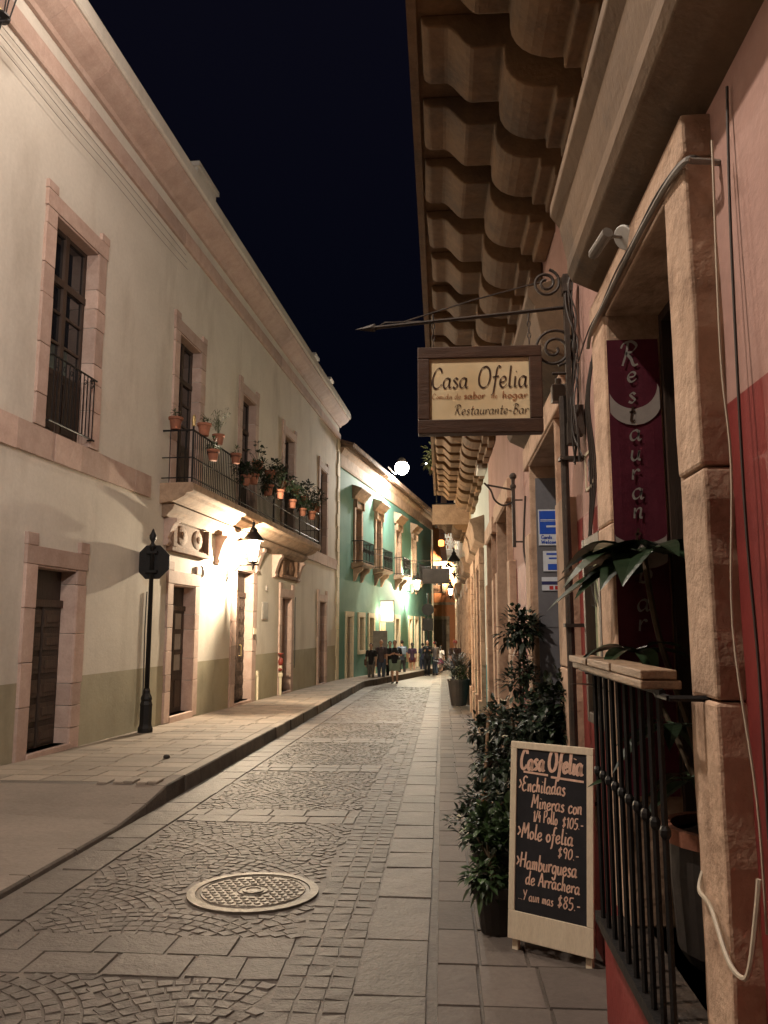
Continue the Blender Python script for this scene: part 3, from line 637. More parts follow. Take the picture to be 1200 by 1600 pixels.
m = MB(-1); m.extr_u([(-.02, 8.0), (.05, 8.0), (.07, 8.08), (.08, 8.5), (.16, 8.6), (.22, 8.72), (.22, 8.78), (-.02, 8.78)], .1, GE+.1); m.build('cornice', M('tan_cornice_stone', (.5, .36, .25), (.38, .27, .185), 4, .85, .3, 40, stain=(.12, .09, .07), stain_scale=2.5, stain_amt=.7), gb)
m = MB(-1); u = .1
while u < GE:
    m.tube([(u, .62, 8.82), (u, .3, 8.92), (u, -.4, 9.15)], [.1, .1, .1], 8); m.tube([(u+.11, .5, 8.79), (u+.11, -.4, 9.05)], .075, 6, 0, -1); u += .22
m.box(.1, GE, -.4, .45, 8.785, 8.83, 0, -1)
m.build('tiled_eave', mTile, gb)
m = MB(-1); m.tube([(GE-.06, .09, -.9), (GE-.06, .09, 8.0)], .055, 8)
for z in range(0, 8): m.tube([(GE-.06, .09, z), (GE-.06, .09, z+.07)], .07, 8)
m.build('downpipe', mCreamTrim, gb)
for k, (a, b) in enumerate(gw):
    a, b = gu(a), gu(b); m = MB(-1); surround(m, a, b, 4.3, 6.7, w=.22, dd=.07, ears=0)
    m.extr_u([(-.02, 7.0), (.1, 7.0), (.14, 7.12), (.24, 7.2), (.3, 7.3), (.42, 7.4), (.42, 7.46), (-.02, 7.62)], a-.42, b+.42)
    for x in (a-.2, b+.05): m.box(x, x+.15, -.02, .17, 6.66, 7.0)
    w = m.build('window', mBrownStone, gb, bevel=.01); sash(w, a+.02, b-.02, 4.3, 6.68, -.2, 3, .8, .5, mWoodMid)
    m = MB(-1); m.extr_u([(-.02, 4.02), (.25, 4.1), (.5, 4.16), (.54, 4.2), (.54, 4.28), (-.02, 4.28)], a-.5, b+.5)
    for x in (a-.2, b+.02): m.extr_u([(-.02, 4.1), (.42, 4.1), (.38, 3.96), (.2, 3.84), (.08, 3.55), (-.02, 3.5)], x, x+.18)
    bl = m.build('balcony', mBrownStone, gb, bevel=.01); r = MB(-1)
    for (p, q) in (((a-.45, 0), (a-.45, .5)), ((a-.45, .5), (b+.45, .5)), ((b+.45, .5), (b+.45, 0))):
        for z in (4.36, 5.2): r.tube([(p[0], p[1], z), (q[0], q[1], z)], .02, 5)
    bars(r, a-.45, b+.45, .5, 4.28, 5.2, .12, .012)
    for i in range(7):
        c = (a-.35+i*(b-a+.7)/6, 4.8)
        r.tube([(x, .5, z) for x, z in spiral(c, .14, .03, 1.6, i, 22)], .012, 4)
    for u in (a-.45, b+.45):
        for dd in (.15, .32): r.tube([(u, dd, 4.28), (u, dd, 5.2)], .012, 5)
    r.build('railing', mIron, bl)
for k, (a, b, c, e) in enumerate(gd):
    a, b = gu(a), gu(b); m = MB(-1); surround(m, a, b, c, e, w=.2, dd=.05, ears=0, sill=c > 0)
    if c > 0:
        w = m.build('window', mCreamTrim, gb); sash(w, a+.02, b-.02, c, e-.02, -.2, 2, .05, .3, mWoodMid)
    else:
        q = MB(-1); q.box(a+.03, b-.03, -.26, -.2, c, e-.03); q.box(a+.12, b-.12, -.2, -.18, c+.15, c+1.); q.box(a+.12, b-.12, -.2, -.18, c+1.2, e-.2)
        dr = q.build('door', mWoodMid, gb); m.build('door_surround', mCreamTrim, dr)

# ================================================================== END BUILDING
eb = thing('orange_house', 'orange house with a brown double door closing the far end of the street', 'building', (-4.5, 62, 0), 0)
eo = [(3.82, 4.85, -1.3, 2.2), (3.75, 4.6, 4.2, 6.4), (6.2, 7.2, 4.2, 6.4), (1.0, 2.0, -1.3, 2.2)]
m = MB(-1); wall(m, 0, 12, -3, 9.6, eo, None, .3)
for a, b, c, e in eo: m.quad((a, -.4, c), (b, -.4, c), (b, -.4, e), (a, -.4, e), 0, 0)
m.quad((0, -.01, 9.6), (12, -.01, 9.6), (12, -6, 9.6), (0, -6, 9.6), 0, 0); m.quad((0, 0, -3), (0, -6, -3), (0, -6, 9.6), (0, 0, 9.6), 0, 0); m.quad((12, 0, -3), (12, -6, -3), (12, -6, 9.6), (12, 0, 9.6), 0, 0)
m.build('wall', mOrange, eb)
m = MB(-1); m.extr_u([(-.02, 9.3), (.2, 9.4), (.3, 9.6), (.3, 9.75), (-.02, 9.75)], 0, 12); m.box(0, 12, -.02, .06, 3.3, 3.5); m.build('cornice', mBrownStone, eb)
for a, b, c, e in eo:
    m = MB(-1); surround(m, a, b, c, e, w=.25, dd=.06, ears=0)
    if c > 0:
        w = m.build('window', mBrownStone, eb); sash(w, a+.02, b-.02, c, e-.02, -.2, 3, .6, .4, mWoodMid)
        r = MB(-1); bars(r, a-.1, b+.1, .25, c, c+1, .12, .015)
        for z in (c+.03, c+1): r.tube([(a-.1, 0, z), (a-.1, .25, z), (b+.1, .25, z), (b+.1, 0, z)], .02, 5)
        r.build('railing', mIron, w)
    else:
        q = MB(-1); q.box(a+.02, b-.02, -.25, -.18, c, e-.02); md = (a+b)/2
        for x0, x1 in ((a+.1, md-.06), (md+.06, b-.1)):
            for z0 in (c+.2, c+1.2, c+2.3): q.box(x0, x1, -.18, -.14, z0, z0+.85)
        dr = q.build('door', mWoodMid, eb); m.build('door_surround', mBrownStone, dr)

# ================================================================== RIGHT-HAND BUILDINGS
RX = .78
def corbel_profile(t=0):
    # (outward, z relative to slab underside); steps, a quarter round, then an S curve up to the nose
    p = [(0, -.56), (.09, -.56), (.09, -.50), (.17, -.50), (.17, -.44), (.23, -.44)]
    for k in range(7): a = math.pi/2*k/6; p.append((.23+.19*math.sin(a), -.44+.16*(1-math.cos(a))))
    p += [(.42, -.20), (.57, -.20)]
    for k in range(1, 9): a = k/8; p.append((.57+.15*a, -.20+.13*(3*a*a-2*a**3)))
    p += [(.80, -.07), (.83, -.05), (.84, 0), (0, 0)]
    return p
def right_balcony(par, u0, u1, zb, first, step, depth, mat, cmat, n=None, railing=True):
    m = MB(); m.extr_u([(-.05, zb), (depth-.05, zb), (depth-.05, zb-.02), (depth, zb-.02), (depth, zb+.1), (depth-.03, zb+.16), (-.05, zb+.16)], u0, u1)
    bl = m.build('balcony', mat, par); proto = None; u = first; sc = (depth-.07)/.84
    while u < u1-.15:
        if proto is None:
            c = MB(); c.extr_u([(d*sc, z) for d, z in corbel_profile()], -.225, .225); proto = o = c.build('corbel', cmat, bl, bevel=.01)
        else:
            o = proto.copy(); COL.objects.link(o); o.parent = bl
        o.location = (u+random.uniform(-.025, .025), 0, zb); o.rotation_euler = (0, 0, random.uniform(-.03, .03)); o.scale = (random.uniform(.9, 1.08), random.uniform(.97, 1.01), random.uniform(.93, 1.04)); u += step
    if railing:
        r = MB(); bars(r, u0+.05, u1-.05, depth-.06, zb+.16, zb+1.1, .14, .012)
        for z in (zb+.22, zb+1.1): r.tube([(u0+.05, 0, z), (u0+.05, depth-.06, z), (u1-.05, depth-.06, z), (u1-.05, 0, z)], .02, 5)
        r.build('railing', mIron, bl)
    return bl
def hood(par, a, b, zb, mat, proj=.26):
    m = MB(); m.extr_u([(-.03, zb), (.17, zb+.10), (.19, zb+.14), (.19, zb+.2), (.22, zb+.36), (.26, zb+.42), (.26, zb+.47), (-.03, zb+.56)], a, b)
    return m.build('hood', mat, par, bevel=.006)
# --- restaurant house
rb = thing('restaurant_house', 'rose and deep red restaurant house with stone jambs and a long corbelled balcony', 'building', (RX, 0, 0), math.pi/2)
O1 = (2.38, 3.34, .46, 2.93); O2 = (4.95, 6.42, -.2, 2.9); O3 = (8.7, 10.3, -.25, 2.95); O4 = (11.35, 12.55, -.3, 2.9); O0 = (-1.6, -.4, .46, 2.93)
rops = [O0, O1, O2, O3, O4]
m = MB(); wall(m, -5, 12.85, -1, 9.5, rops, 2.2, .38)
m.quad((12.85, 0, -1), (12.85, -6, -1), (12.85, -6, 9.5), (12.85, 0, 9.5), 0, 0); m.quad((-5, 0, -1), (-5, -6, -1), (-5, -6, 9.5), (-5, 0, 9.5), 0, 0); m.quad((-5, -.01, 9.5), (12.85, -.01, 9.5), (12.85, -6, 9.5), (-5, -6, 9.5), 0, 0)
m.build('wall', [mRose, mRed], rb)
def rjambs(a, b, c, e, w=.3, dd=.075, plinth=True, far=None, lint=.3):
    m = MB()
    for k, (x0, x1) in enumerate(((a-w, a), (b, b+(far or w)))):
        z = c; 
        for h in ([.95, .62, .98] if e-c > 2.4 else [.8, .7, .6]):
            h = min(h, e-z); 
            if h <= 0.02: continue
            # slightly uneven worn arrises: the block as a prism of a jittered outline
            n = 7; pr = []
            for i in range(n+1): pr.append((x0+random.uniform(-.006, .006), z+.003+(h-.006)*i/n))
            for i in range(n, -1, -1): pr.append((x1+random.uniform(-.006, .006), z+.003+(h-.006)*i/n))
            m.extr_d(pr, -.37 if (x1 == a and False) else -.02, dd+random.uniform(-.004, .004)); z += h
        rx = (a-.002, a+.02) if k == 0 else (b-.02, b+.002)
        m.box(rx[0], rx[1], -.38, dd-.01, c, e, 0, -.2)
        if plinth and not (far and k == 1): 
            m.extr_d([(x0-.03, -.3), (x1+.03, -.3), (x1+.03, .38), (x1+.01, .47), (x0-.01, .47), (x0-.03, .38)], -.02, dd+.05, 0, .2)
    m.box(a-w, b+(far or w), -.02, dd+.004, e, e+lint); m.box(a+.02, b-.02, -.38, dd-.006, e-.02, e)
    return m
for (a, b, c, e), w, fw in ((O1, .215, .27), (O0, .3, .3)):
    m = rjambs(a, b, c, e, w, .078, True, fw, .13); wn = m.build('window', mJamb, rb, bevel=.014)
    m = MB(); m.box(b-.06, b-.021, -.40, -.15, c, e); m.box(a+.021, a+.06, -.40, -.15, c, e); m.box(a+.06, b-.06, -.40, -.15, e-.06, e-.021); m.build('recess_shade_lining', mWood, wn)  # dark lining puts the shade of the window recess into colour
    m = MB(); m.box(a-.12, b+.12, -.38, .16, c-.07, c, 0, 0)
    m.build('sill', mRust, wn, bevel=.01)
    m = MB(); m.box(a+.0, b+.3, -.02, .11, -.4, c-.07, 0, 0); m.build('apron', mRed, wn)
    r = MB(); d = .17
    bars(r, a-.02, b-.02, d, c, c+.96, .105, .0095)
    for k in range(10):
        u = a-.02+(b-a)*k/9; r.ball((u, d, c+.58), (.017, .017, .022), 6)
    r.box(a-.1, b+.06, d-.018, d+.018, c+.0, c+.035); r.tube([(a-.06, d, c+.96), (b+.3, d, c+.96)], .011, 5)
    for u in (a-.12, b+.2): r.tube([(u, d, c+.95), (u, .06, c+.95)], .009, 5)
    r.tube([(a-.12, d, c+.95), (a+.0, d, c+.95)], .009, 5)
    r.build('window_railing', mIron, wn)
    m = MB(); n = 10
    for (z0, z1, d0, d1) in ((c+.968, c+.992, d-.055, d+.05), (c+.995, c+1.02, d-.05, d+.058)):
        for k in range(3):
            u0, u1 = a-.05+(b+.28-a)*k/3, a-.05+(b+.28-a)*(k+1)/3
            m.box(u0+.004, u1-.004, d0+random.uniform(-.004, .004), d1+random.uniform(-.006, .006), z0, z1+random.uniform(-.002, .004))
    m.build('wooden_rail', mWoodRail, wn, bevel=.004)
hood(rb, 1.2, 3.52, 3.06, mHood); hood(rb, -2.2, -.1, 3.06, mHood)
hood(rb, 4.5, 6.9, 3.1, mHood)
m = rjambs(*O2, .34, .075, True, .3, .18); sh = MB()
sh.box(O2[0], O2[1], -.36, -.33, O2[2], O2[3]-.02); sh.box(O2[1]-.055, O2[1]-.024, -.325, .02, zp(6.4)+.02, O2[3]-.12)
for k in range(4): sh.box(O2[1]-.06, O2[1]-.054, -.325, .02, .2+k*.7, .208+k*.7)
dr = sh.build('door', mMetalDoor, rb); m.build('door_surround', mJamb, dr, bevel=.012)
for O in (O3, O4):
    m = rjambs(*O, .3, .075, True, .3, .22); q = MB(); q.box(O[0], O[1], -.3, -.25, O[2], O[3]-.02)
    for k in range(3): q.box(O[0]+.1, O[1]-.1, -.25, -.22, O[2]+.2+k*.9, O[2]+.95+k*.9)
    dr = q.build('door', mWoodMid, rb); m.build('door_surround', mJamb, dr, bevel=.012)
right_balcony(rb, -3, 19.0, 4.75, -1.29, .66, .93, mCorbel, mCorbel)
# dark dining room behind the near window
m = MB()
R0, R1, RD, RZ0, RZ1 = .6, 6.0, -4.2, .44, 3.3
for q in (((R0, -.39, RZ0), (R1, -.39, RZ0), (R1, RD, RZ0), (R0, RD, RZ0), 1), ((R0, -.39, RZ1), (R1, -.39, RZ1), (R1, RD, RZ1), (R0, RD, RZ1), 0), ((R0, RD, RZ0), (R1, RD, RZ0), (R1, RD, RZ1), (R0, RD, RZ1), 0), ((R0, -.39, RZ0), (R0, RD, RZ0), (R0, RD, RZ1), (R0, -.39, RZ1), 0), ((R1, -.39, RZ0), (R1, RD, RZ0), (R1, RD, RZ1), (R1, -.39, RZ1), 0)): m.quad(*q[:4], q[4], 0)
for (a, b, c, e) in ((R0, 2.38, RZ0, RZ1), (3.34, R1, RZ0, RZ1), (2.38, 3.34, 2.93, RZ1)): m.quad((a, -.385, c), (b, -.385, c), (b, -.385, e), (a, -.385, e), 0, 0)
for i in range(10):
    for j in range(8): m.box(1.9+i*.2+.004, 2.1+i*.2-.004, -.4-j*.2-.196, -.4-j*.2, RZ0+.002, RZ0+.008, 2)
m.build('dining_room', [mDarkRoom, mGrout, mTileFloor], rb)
m = MB(); m.box(4.9, 5.6, RD+.02, RD+.06, 1.9, 3.0); m.box(4.2, 4.35, -1.4, -1.36, 1.9, 2.75); m.build('interior_shutter', mBlueFrame, rb)
# --- pale blue house
def right_house(name, label, u0, u1, wm, dm, zs, ops, top, hoods=(), d=0, trim=None):
    h = thing(name, label, 'building', (RX, 0, 0), math.pi/2)
    m = MB(); wall(m, u0, u1, -2.5, top, ops, zs, .3, d)
    for u in (u0, u1): m.quad((u, d, -2.5), (u, d-7, -2.5), (u, d-7, top), (u, d, top), 0, 0)
    m.quad((u0, d-.01, top), (u1, d-.01, top), (u1, d-7, top), (u0, d-7, top), 0, 0); m.build('wall', [wm, dm], h)
    for a, b, c, e in ops:
        m = MB(); surround(m, a, b, c, e, w=.3, dd=.085+d, ears=0)
        for x0, x1 in ((a-.33, a+.02), (b-.02, b+.33)): m.extr_d([(x0, c-.2), (x1, c-.2), (x1, c+.55), (x1-.03, c+.65), (x0+.03, c+.65), (x0, c+.55)], -.02, d+.14)
        q = MB(); q.box(a, b, d-.26, d-.2, c, e-.02); q.box(a+.12, b-.12, d-.2, d-.17, c+.2, c+1.1); q.box(a+.12, b-.12, d-.2, d-.17, c+1.3, e-.2)
        dr = q.build('door', mWoodMid, h); m.build('door_surround', trim or mJamb, dr, bevel=.01)
    for a, b, z in hoods: hood(h, a, b, z, mBrownStone)
    return h
h2 = right_house('pale_blue_house', 'pale blue house with teal dado and brown stone door hoods', 12.88, 20.4, mBlueWall, mTeal, .95, [(14.9, 16.0, -.35, 2.75), (17.6, 18.9, -.4, 2.75)], 9.2, [(14.3, 16.5, 3.05), (17.0, 19.4, 3.05)])
h3 = right_house('ochre_house', 'ochre house with a plain beige balcony slab and stone corbels', 20.43, 30.0, mYellow, mTeal, .6, [(21.6, 22.8, -.5, 2.6), (24.6, 25.8, -.6, 2.6), (27.6, 28.8, -.6, 2.6)], 9, [(21.1, 23.3, 2.95), (24.2, 26.2, 2.95)])
bl3 = right_balcony(h3, 21.6, 25.2, 4.72, 22.3, .5, .95, mHood, mCorbel)
m = MB(); m.extr_d([(21.55, 4.36), (21.6, 4.36), (21.6, 4.9), (21.55, 4.9)], 0, 1.0); m.build('end_panel', mBrownStone, bl3)
h4 = right_house('far_house', 'far tan house with a brightly lit white balcony', 30.03, 46, M('tan_plaster', (.42, .30, .19), (.36, .25, .16), 1.4, .85, .2, 30), mBrownStone, .5, [(31.4, 32.5, -.7, 2.5), (35.5, 36.6, -.75, 2.5), (39.5, 40.6, -.8, 2.5)], 8.8, [(31, 33, 2.8), (35.1, 37, 2.8)])
m = MB(); m.extr_u([(-.02, 4.5), (.4, 4.6), (.75, 4.66), (.75, 4.78), (-.02, 4.78)], 33.6, 37.2); wb4 = m.build('balcony', mWhitePaint, h4)
r = MB()
for (p, q) in (((33.65, 0), (33.65, .7)), ((33.65, .7), (37.15, .7)), ((37.15, .7), (37.15, 0))):
    for z in (4.82, 5.75): r.tube([(p[0], p[1], z), (q[0], q[1], z)], .035, 5)
for u in (33.65, 37.15):
    for d in (.0, .35, .7): r.tube([(u, d, 4.78), (u, d, 5.78)], .03, 5)
    for (d0, d1) in ((0, .35), (.35, .7)):
        r.tube([(u, d0, 4.82), (u, d1, 5.75)], .018, 4); r.tube([(u, d1, 4.82), (u, d0, 5.75)], .018, 4); r.tube([(u, (d0+d1)/2+.12*math.cos(t/12*6.283), 5.28+.18*math.sin(t/12*6.283)) for t in range(13)], .016, 4)
bars(r, 33.7, 37.1, .7, 4.8, 5.75, .2, .02); r.build('railing', mWhitePaint, wb4)
m = MB()
for i in range(26):
    t = i/25; m.ball((33.6, .75-.7*t, 5.85+.06*math.sin(i*1.3)), .03, 6)
for i in range(10): m.ball((33.9, .5-.05*i+.02, 6.2+.1*i-.015*i*i), .035, 6)
m.build('string_lights', mWhiteEm, wb4)
m = MB(); m.box(35.0, 36.6, -.02, .03, 4.8, 6.9); m.build('balcony_door', mWhitePaint, wb4)
lamp('balcony_light', wb4, (34.3, .35, 6.6), 65, (1, .9, .75), .08)
lamp('balcony_light', wb4, (33.0, .6, 5.4), 16, (1, .9, .75), .08)
# ================================================================== LAMPS
LDIR = Vector((.055, 1, 0)).normalized(); LOUT = Vector((1, -.055, 0)).normalized()
def wall_lantern(name, label, root, out, drop, power, group, light=(1, .81, .57), sc=1.0):
    """iron arm from a wall root, with a six-sided glazed lantern standing on its end; local d is away from the wall"""
    t = thing(name, label, 'lantern', root[0], root[1], group)
    m = MB(); m.box(-.05, .05, 0, .02, -.35, .1); m.tube(smooth_path([(0, .0, -.3), (0, .12, -.22), (0, .3, -.03), (0, .42, .0)]), .013, 6)
    m.tube([(0, 0, 0), (0, out+.1, 0)], .018, 7); m.ball((0, out+.11, 0), .025, 7)
    m.tube([(0, .1+px, -.11+pz) for px, pz in spiral((.06, 0), .075, .015, 1.4, 1, 24)], .009, 5)
    m.build('bracket', mIron, t, smooth=True)
    z0 = .06; h = .42*sc; rb_, rt = .085*sc, .17*sc
    m = MB(); m.lathe((0, out, 0), [(.012, -.12), (.03, -.06), (.03, .0), (.05, .03), (.1*sc, .05), (.1*sc, z0+.012)], 12)
    for k in range(6):
        a = k*math.pi/3+.26
        m.tube([(rb_*math.cos(a), out+rb_*math.sin(a), z0), (rt*math.cos(a), out+rt*math.sin(a), z0+h)], .009, 5)
    ring = [(rt*math.cos(k*math.pi/3+.26), out+rt*math.sin(k*math.pi/3+.26), z0+h) for k in range(7)]; m.tube(ring, .013, 5)
    m.build('cage', mIron, t)
    m = MB(); m.lathe((0, out, z0+h), [(.2*sc, -.015), (.215*sc, .0), (.2*sc, .03), (.15*sc, .1), (.1*sc, .17), (.075*sc, .2), (.08*sc, .24), (.05*sc, .28), (.025, .32), (.03, .36), (.035, .39), (.012, .43), (.004, .47)], 16)
    m.build('cap', mIron, t, smooth=True)
    m = MB()
    for k in range(6):
        a = k*math.pi/3+.26; b = a+math.pi/3
        m.quad((rb_*math.cos(a), out+rb_*math.sin(a), z0), (rb_*math.cos(b), out+rb_*math.sin(b), z0), (rt*math.cos(b), out+rt*math.sin(b), z0+h), (rt*math.cos(a), out+rt*math.sin(a), z0+h))
    m.build('glass', mLantGlass if power else mLantGlassOff, t, recalc=False)
    m = MB(); m.lathe((0, out, z0), [(.02, 0), (.02, .1)], 8); bl = m.build('socket', mBrass, t); m = MB(); m.ball((0, out, z0+h*.78), (.035, .035, .055), 10); m.build('bulb', mWarmEm if power else mWhitePaint, t, smooth=True)
    if power: lamp('lantern_light', t, (0, out, z0+h*.47), power, light, .045)
    return t
az = math.atan2(LOUT.y, LOUT.x)-math.pi/2
wall_lantern('wall_lantern', 'lit black iron lantern on a scrolled bracket beside the studded door under the flower balcony', (Vector((-5.75+.055*17.6, 17.6, 2.98)), az), .6, 0, P_LANT, 'wall lanterns', sc=1.15)
gaz = math.atan2(-.157, 1)-math.pi/2
wall_lantern('wall_lantern', 'lit lantern on the green house wall near its far corner', (Vector((-2.02, 44.1, 3.55)), gaz), .7, 0, P_LANT2, 'wall lanterns', light=(1, .86, .62), sc=1.3)
wall_lantern('wall_lantern', 'unlit black lantern high on the cream townhouse wall, only its lower tip in view', (Vector((-5.75+.055*7.7, 7.7, 8.24)), az), .5, 0, 0, 'wall lanterns', sc=1.2)
for n, Y, z, lb in ((0, 26.5, 3.3, 'small dark lantern on the ochre house wall on the right'), (1, 37.5, 3.0, 'small lit lantern on the tan far house below its bright balcony')):
    wall_lantern('wall_lantern', lb, (Vector((RX, Y, z)), math.pi/2), .35, 0, 14 if n else 0, 'wall lanterns', sc=.8 if n else 1)
def flood(label, root, rz, out, power, col, sc=1.0):
    t = thing('flood_lamp', label, 'street lamp', root, rz, 'flood lamps on the left roofs')
    m = MB(); m.tube(smooth_path([(0, -.1, -.15), (0, .2, -.45), (0, out*.6, -.42), (0, out-.05, .05)], 8), .035, 7); m.build('arm', mGreyBox, t, smooth=True)
    m = MB(); m.lathe((0, out, .0), [(.05, .3), (.09, .28), (.13*sc, .2), (.17*sc, .06), (.17*sc, .0), (.12*sc, .02), (.05, .1)], 18); m.build('reflector', mGreyBox, t, smooth=True)
    m = MB(); m.ball((0, out, -.16*sc), (.24*sc, .24*sc, .24*sc), 20); m.build('globe', mColdEm, t, smooth=True)
    o = lamp('flood_light', t, (0, out-.1, -.5*sc), power, col, .18); return t
flood('glaring white flood lamp on a curved arm over the green house cornice', Vector((-2.44, 38.25, 9.5)), gaz, .6, P_FLOOD, (1, .93, .82), 1.4)
def projector(label, root, rz, aim, power, col, angle, out=.5, spill=0):
    """box floodlight on a wall bracket, its beam turned to a point in the street"""
    t = thing('flood_light', label, 'street lamp', root, rz, 'box floodlights above the street')
    m = MB(); m.tube([(0, -.1, 0), (0, out*.7, .05), (0, out, .0)], .03, 7); m.box(-.08, .08, -.02, .02, -.12, .12); m.build('arm', mGreyBox, t)
    R = Matrix.Rotation(rz, 4, 'Z'); p = Vector(root)+R @ Vector((0, out+.05, -.05)); q = (Vector(aim)-p).to_track_quat('-Z', 'Y')
    loc = R.inverted() @ (p-Vector(root)); e = (R.inverted().to_quaternion() @ q).to_euler()
    m = MB(); m.box(-.22, .22, -.16, .16, -.02, .1); m.box(-.25, .25, -.19, -.16, -.08, .1); m.box(-.25, .25, .16, .19, -.08, .1); m.box(-.25, -.22, -.16, .16, -.08, .1); m.box(.22, .25, -.16, .16, -.08, .1)
    m.build('housing', mGreyBox, t, tuple(loc), rot=e)
    m = MB(); m.quad((-.2, -.14, -.025), (.2, -.14, -.025), (.2, .14, -.025), (-.2, .14, -.025)); m.build('lit_lens', mColdEm, t, tuple(loc), rot=e)
    l = bpy.data.lights.new('flood_beam', 'SPOT'); l.energy = power; l.color = col; l.spot_size = math.radians(angle); l.spot_blend = 1; l.shadow_soft_size = .12
    o = bpy.data.objects.new('flood_beam', l); COL.objects.link(o); o.parent = t; o.rotation_euler = e; o.location = loc+R.inverted() @ ((Vector(aim)-p).normalized()*.1)
    if spill: lamp('spill_light', t, tuple(o.location+Vector((0, 0, -.1))), spill, col, .15)
    return t
projector('box floodlight on the cream townhouse cornice just above the view, aimed across the street', Vector((-4.8, 8.4, 10.15)), az, (.9, 5.0, 3.2), P_ROOF*2, (1, .84, .70), 100, 1.5, P_ROOF)
projector('added fill light, an unseen box floodlight behind the viewer, aimed at the cream townhouse', Vector((RX, -1.5, 6.3)), math.pi/2, (-5.2, 8.0, 6.2), P_BACK, (1, .96, .92), 110)  # added out of view to spread even light over the left wall
t = thing('added_street_lamp', 'added unseen street lamp on a wire above the viewer, filling the near street with light', 'street lamp', (-2.2, 2.1, 7.2))  # unseen lamp put in to light the near right wall, sign and board
m = MB(); m.tube(smooth_path([(-3.6, 0, 1.1), (-1.8, 0, .62), (0, 0, .5), (1.6, 0, .62), (2.98, 0, 1.0)]), .01, 5); m.build('span_wire', mIron, t)
m = MB(); m.lathe((0, 0, 0), [(.34, 0), (.35, .01), (.3, .08), (.16, .2), (.1, .26), (.08, .4), (.02, .5)], 20); m.build('shade', mGreyBox, t, smooth=True)
m = MB(); m.ball((0, 0, .02), (.09, .09, .1), 12); m.build('bulb', mColdEm, t, smooth=True)
lamp('near_fill_light', t, (0, 0, -.16), P_NEAR, (1, .86, .73), .1)
# lit box sign on the green house
t = thing('light_box', 'small glowing box sign sticking out from the green house wall', 'sign', (-4.05+.157*(38.2-31.2), 38.2, 2.35), gaz)
m = MB(); m.box(-.07, .07, .08, .72, -.48, .48); m.box(-.09, .09, .06, .74, .48, .52); m.box(-.09, .09, .06, .74, -.52, -.48); m.tube([(0, -.02, .3), (0, .1, .3)], .02, 6); m.tube([(0, -.02, -.3), (0, .1, -.3)], .02, 6); m.build('casing', mGreyBox, t)
m = MB(); m.box(-.085, -.071, .1, .7, -.46, .46); m.box(.071, .085, .1, .7, -.46, .46); m.build('lit_face', mSignEm, t)
lamp('sign_light', t, (-.35, .45, -.1), 120, (1, .86, .58), .2)
lamp('sign_light', t, (.35, .45, -.1), 70, (1, .86, .58), .2)
t = thing('panel_sign', 'pale grey blank panel standing against the green house wall behind the people', 'panel', (-3.15, 36.0, -.6), gaz)
m = MB(); m.box(-.03, .03, .1, .75, .5, 2.05); m.build('panel', mGreyBox, t, bevel=.01); m = MB(); m.box(-.04, .04, .1, .15, .05, .55); m.box(-.04, .04, .7, .75, .05, .55); m.build('legs', mIron, t)

# ================================================================== HANGING SIGN on its iron arm
def oY(Y, x0, z0): return lambda x, y: (x0+x, Y, z0+y)
t = thing('sign_bracket', 'wrought iron wall bracket with scrolls and a long arrow-tipped arm', 'bracket', (0, 4.3, 0))
m = MB(); m.box(.695, .72, -.025, .025, 2.62, 3.52); m.box(.69, .735, -.04, .04, 3.44, 3.54); m.box(.69, .735, -.04, .04, 2.58, 2.7)
m.tube([(.70, 0, 3.36), (.3, 0, 3.325), (-.36, 0, 3.27)], .0105, 6)
m.tube([(.60, 0, 3.52), (.2, 0, 3.42), (-.2, 0, 3.3)], .005, 5); m.tube([(-.1, 0, 3.3), (-.3, 0, 3.3), (-.34, 0, 3.275)], .006, 5)
m.add([(-.47, 0, 3.262), (-.36, 0, 3.295), (-.34, 0, 3.27), (-.36, 0, 3.245), (-.38, .014, 3.27), (-.38, -.014, 3.27)], [(0, 1, 4), (0, 4, 3), (0, 5, 1), (0, 3, 5), (1, 2, 4), (2, 3, 4), (1, 5, 2), (2, 5, 3)])
def spi(c, r0, r1, turns, a0, r=.0085): m.tube([(c[0]+x, 0, c[1]+z) for x, z in spiral((0, 0), r0, r1, turns, a0, 48)], r, 6)
spi((.600, 3.505), .082, .016, -2.0, 1.3); spi((.635, 3.12), .122, .018, 2.1, -.2)
m.tube(smooth_path([(.70, 0, 3.34), (.74, 0, 3.25), (.75, 0, 3.16), (.72, 0, 3.06), (.655, 0, 3.025)]), .008, 6)
m.tube([(.70, 0, 2.98), (.62, 0, 2.98)], .008, 6)
for x in (-.03, .50):
    m.tube([(x, 0, 3.34), (x, 0, 3.3)], .006, 5)
    for k in range(5): c = 3.305-k*.034; m.tube([(x+.008*math.cos(a/8*6.283)*(k % 2), .008*math.cos(a/8*6.283)*((k+1) % 2), c+.017*math.sin(a/8*6.283)) for a in range(9)], .0035, 4)
m.build('scrollwork', mRust, t)
s = thing('hanging_sign', 'hanging restaurant sign with a dark wooden frame and amber lettered panel', 'sign', (0, 4.3, 0))
X0, X1, Z0, Z1 = -.118, .562, 2.645, 3.135; fw = .066
m = MB(); m.box(X0+.01, X1-.01, -.02, .02, Z0+.01, Z1-.01, 0)
for a in ((X0, X1, Z1-fw, Z1), (X0, X1, Z0, Z0+fw+.012), (X0, X0+fw, Z0+fw+.012, Z1-fw), (X1-fw-.005, X1, Z0+fw+.012, Z1-fw)): m.box(a[0], a[1], -.04, .04, a[2], a[3])
m.build('frame', mSignFrame, s, bevel=.006)
m = MB(); m.box(X0+fw-.004, X1-fw, -.0245, .0245, Z0+fw, Z1-fw+.004); m.build('panel', mSignFace, s)
px0 = X0+fw; pw = X1-X0-2*fw; zb = Z0+fw+.012
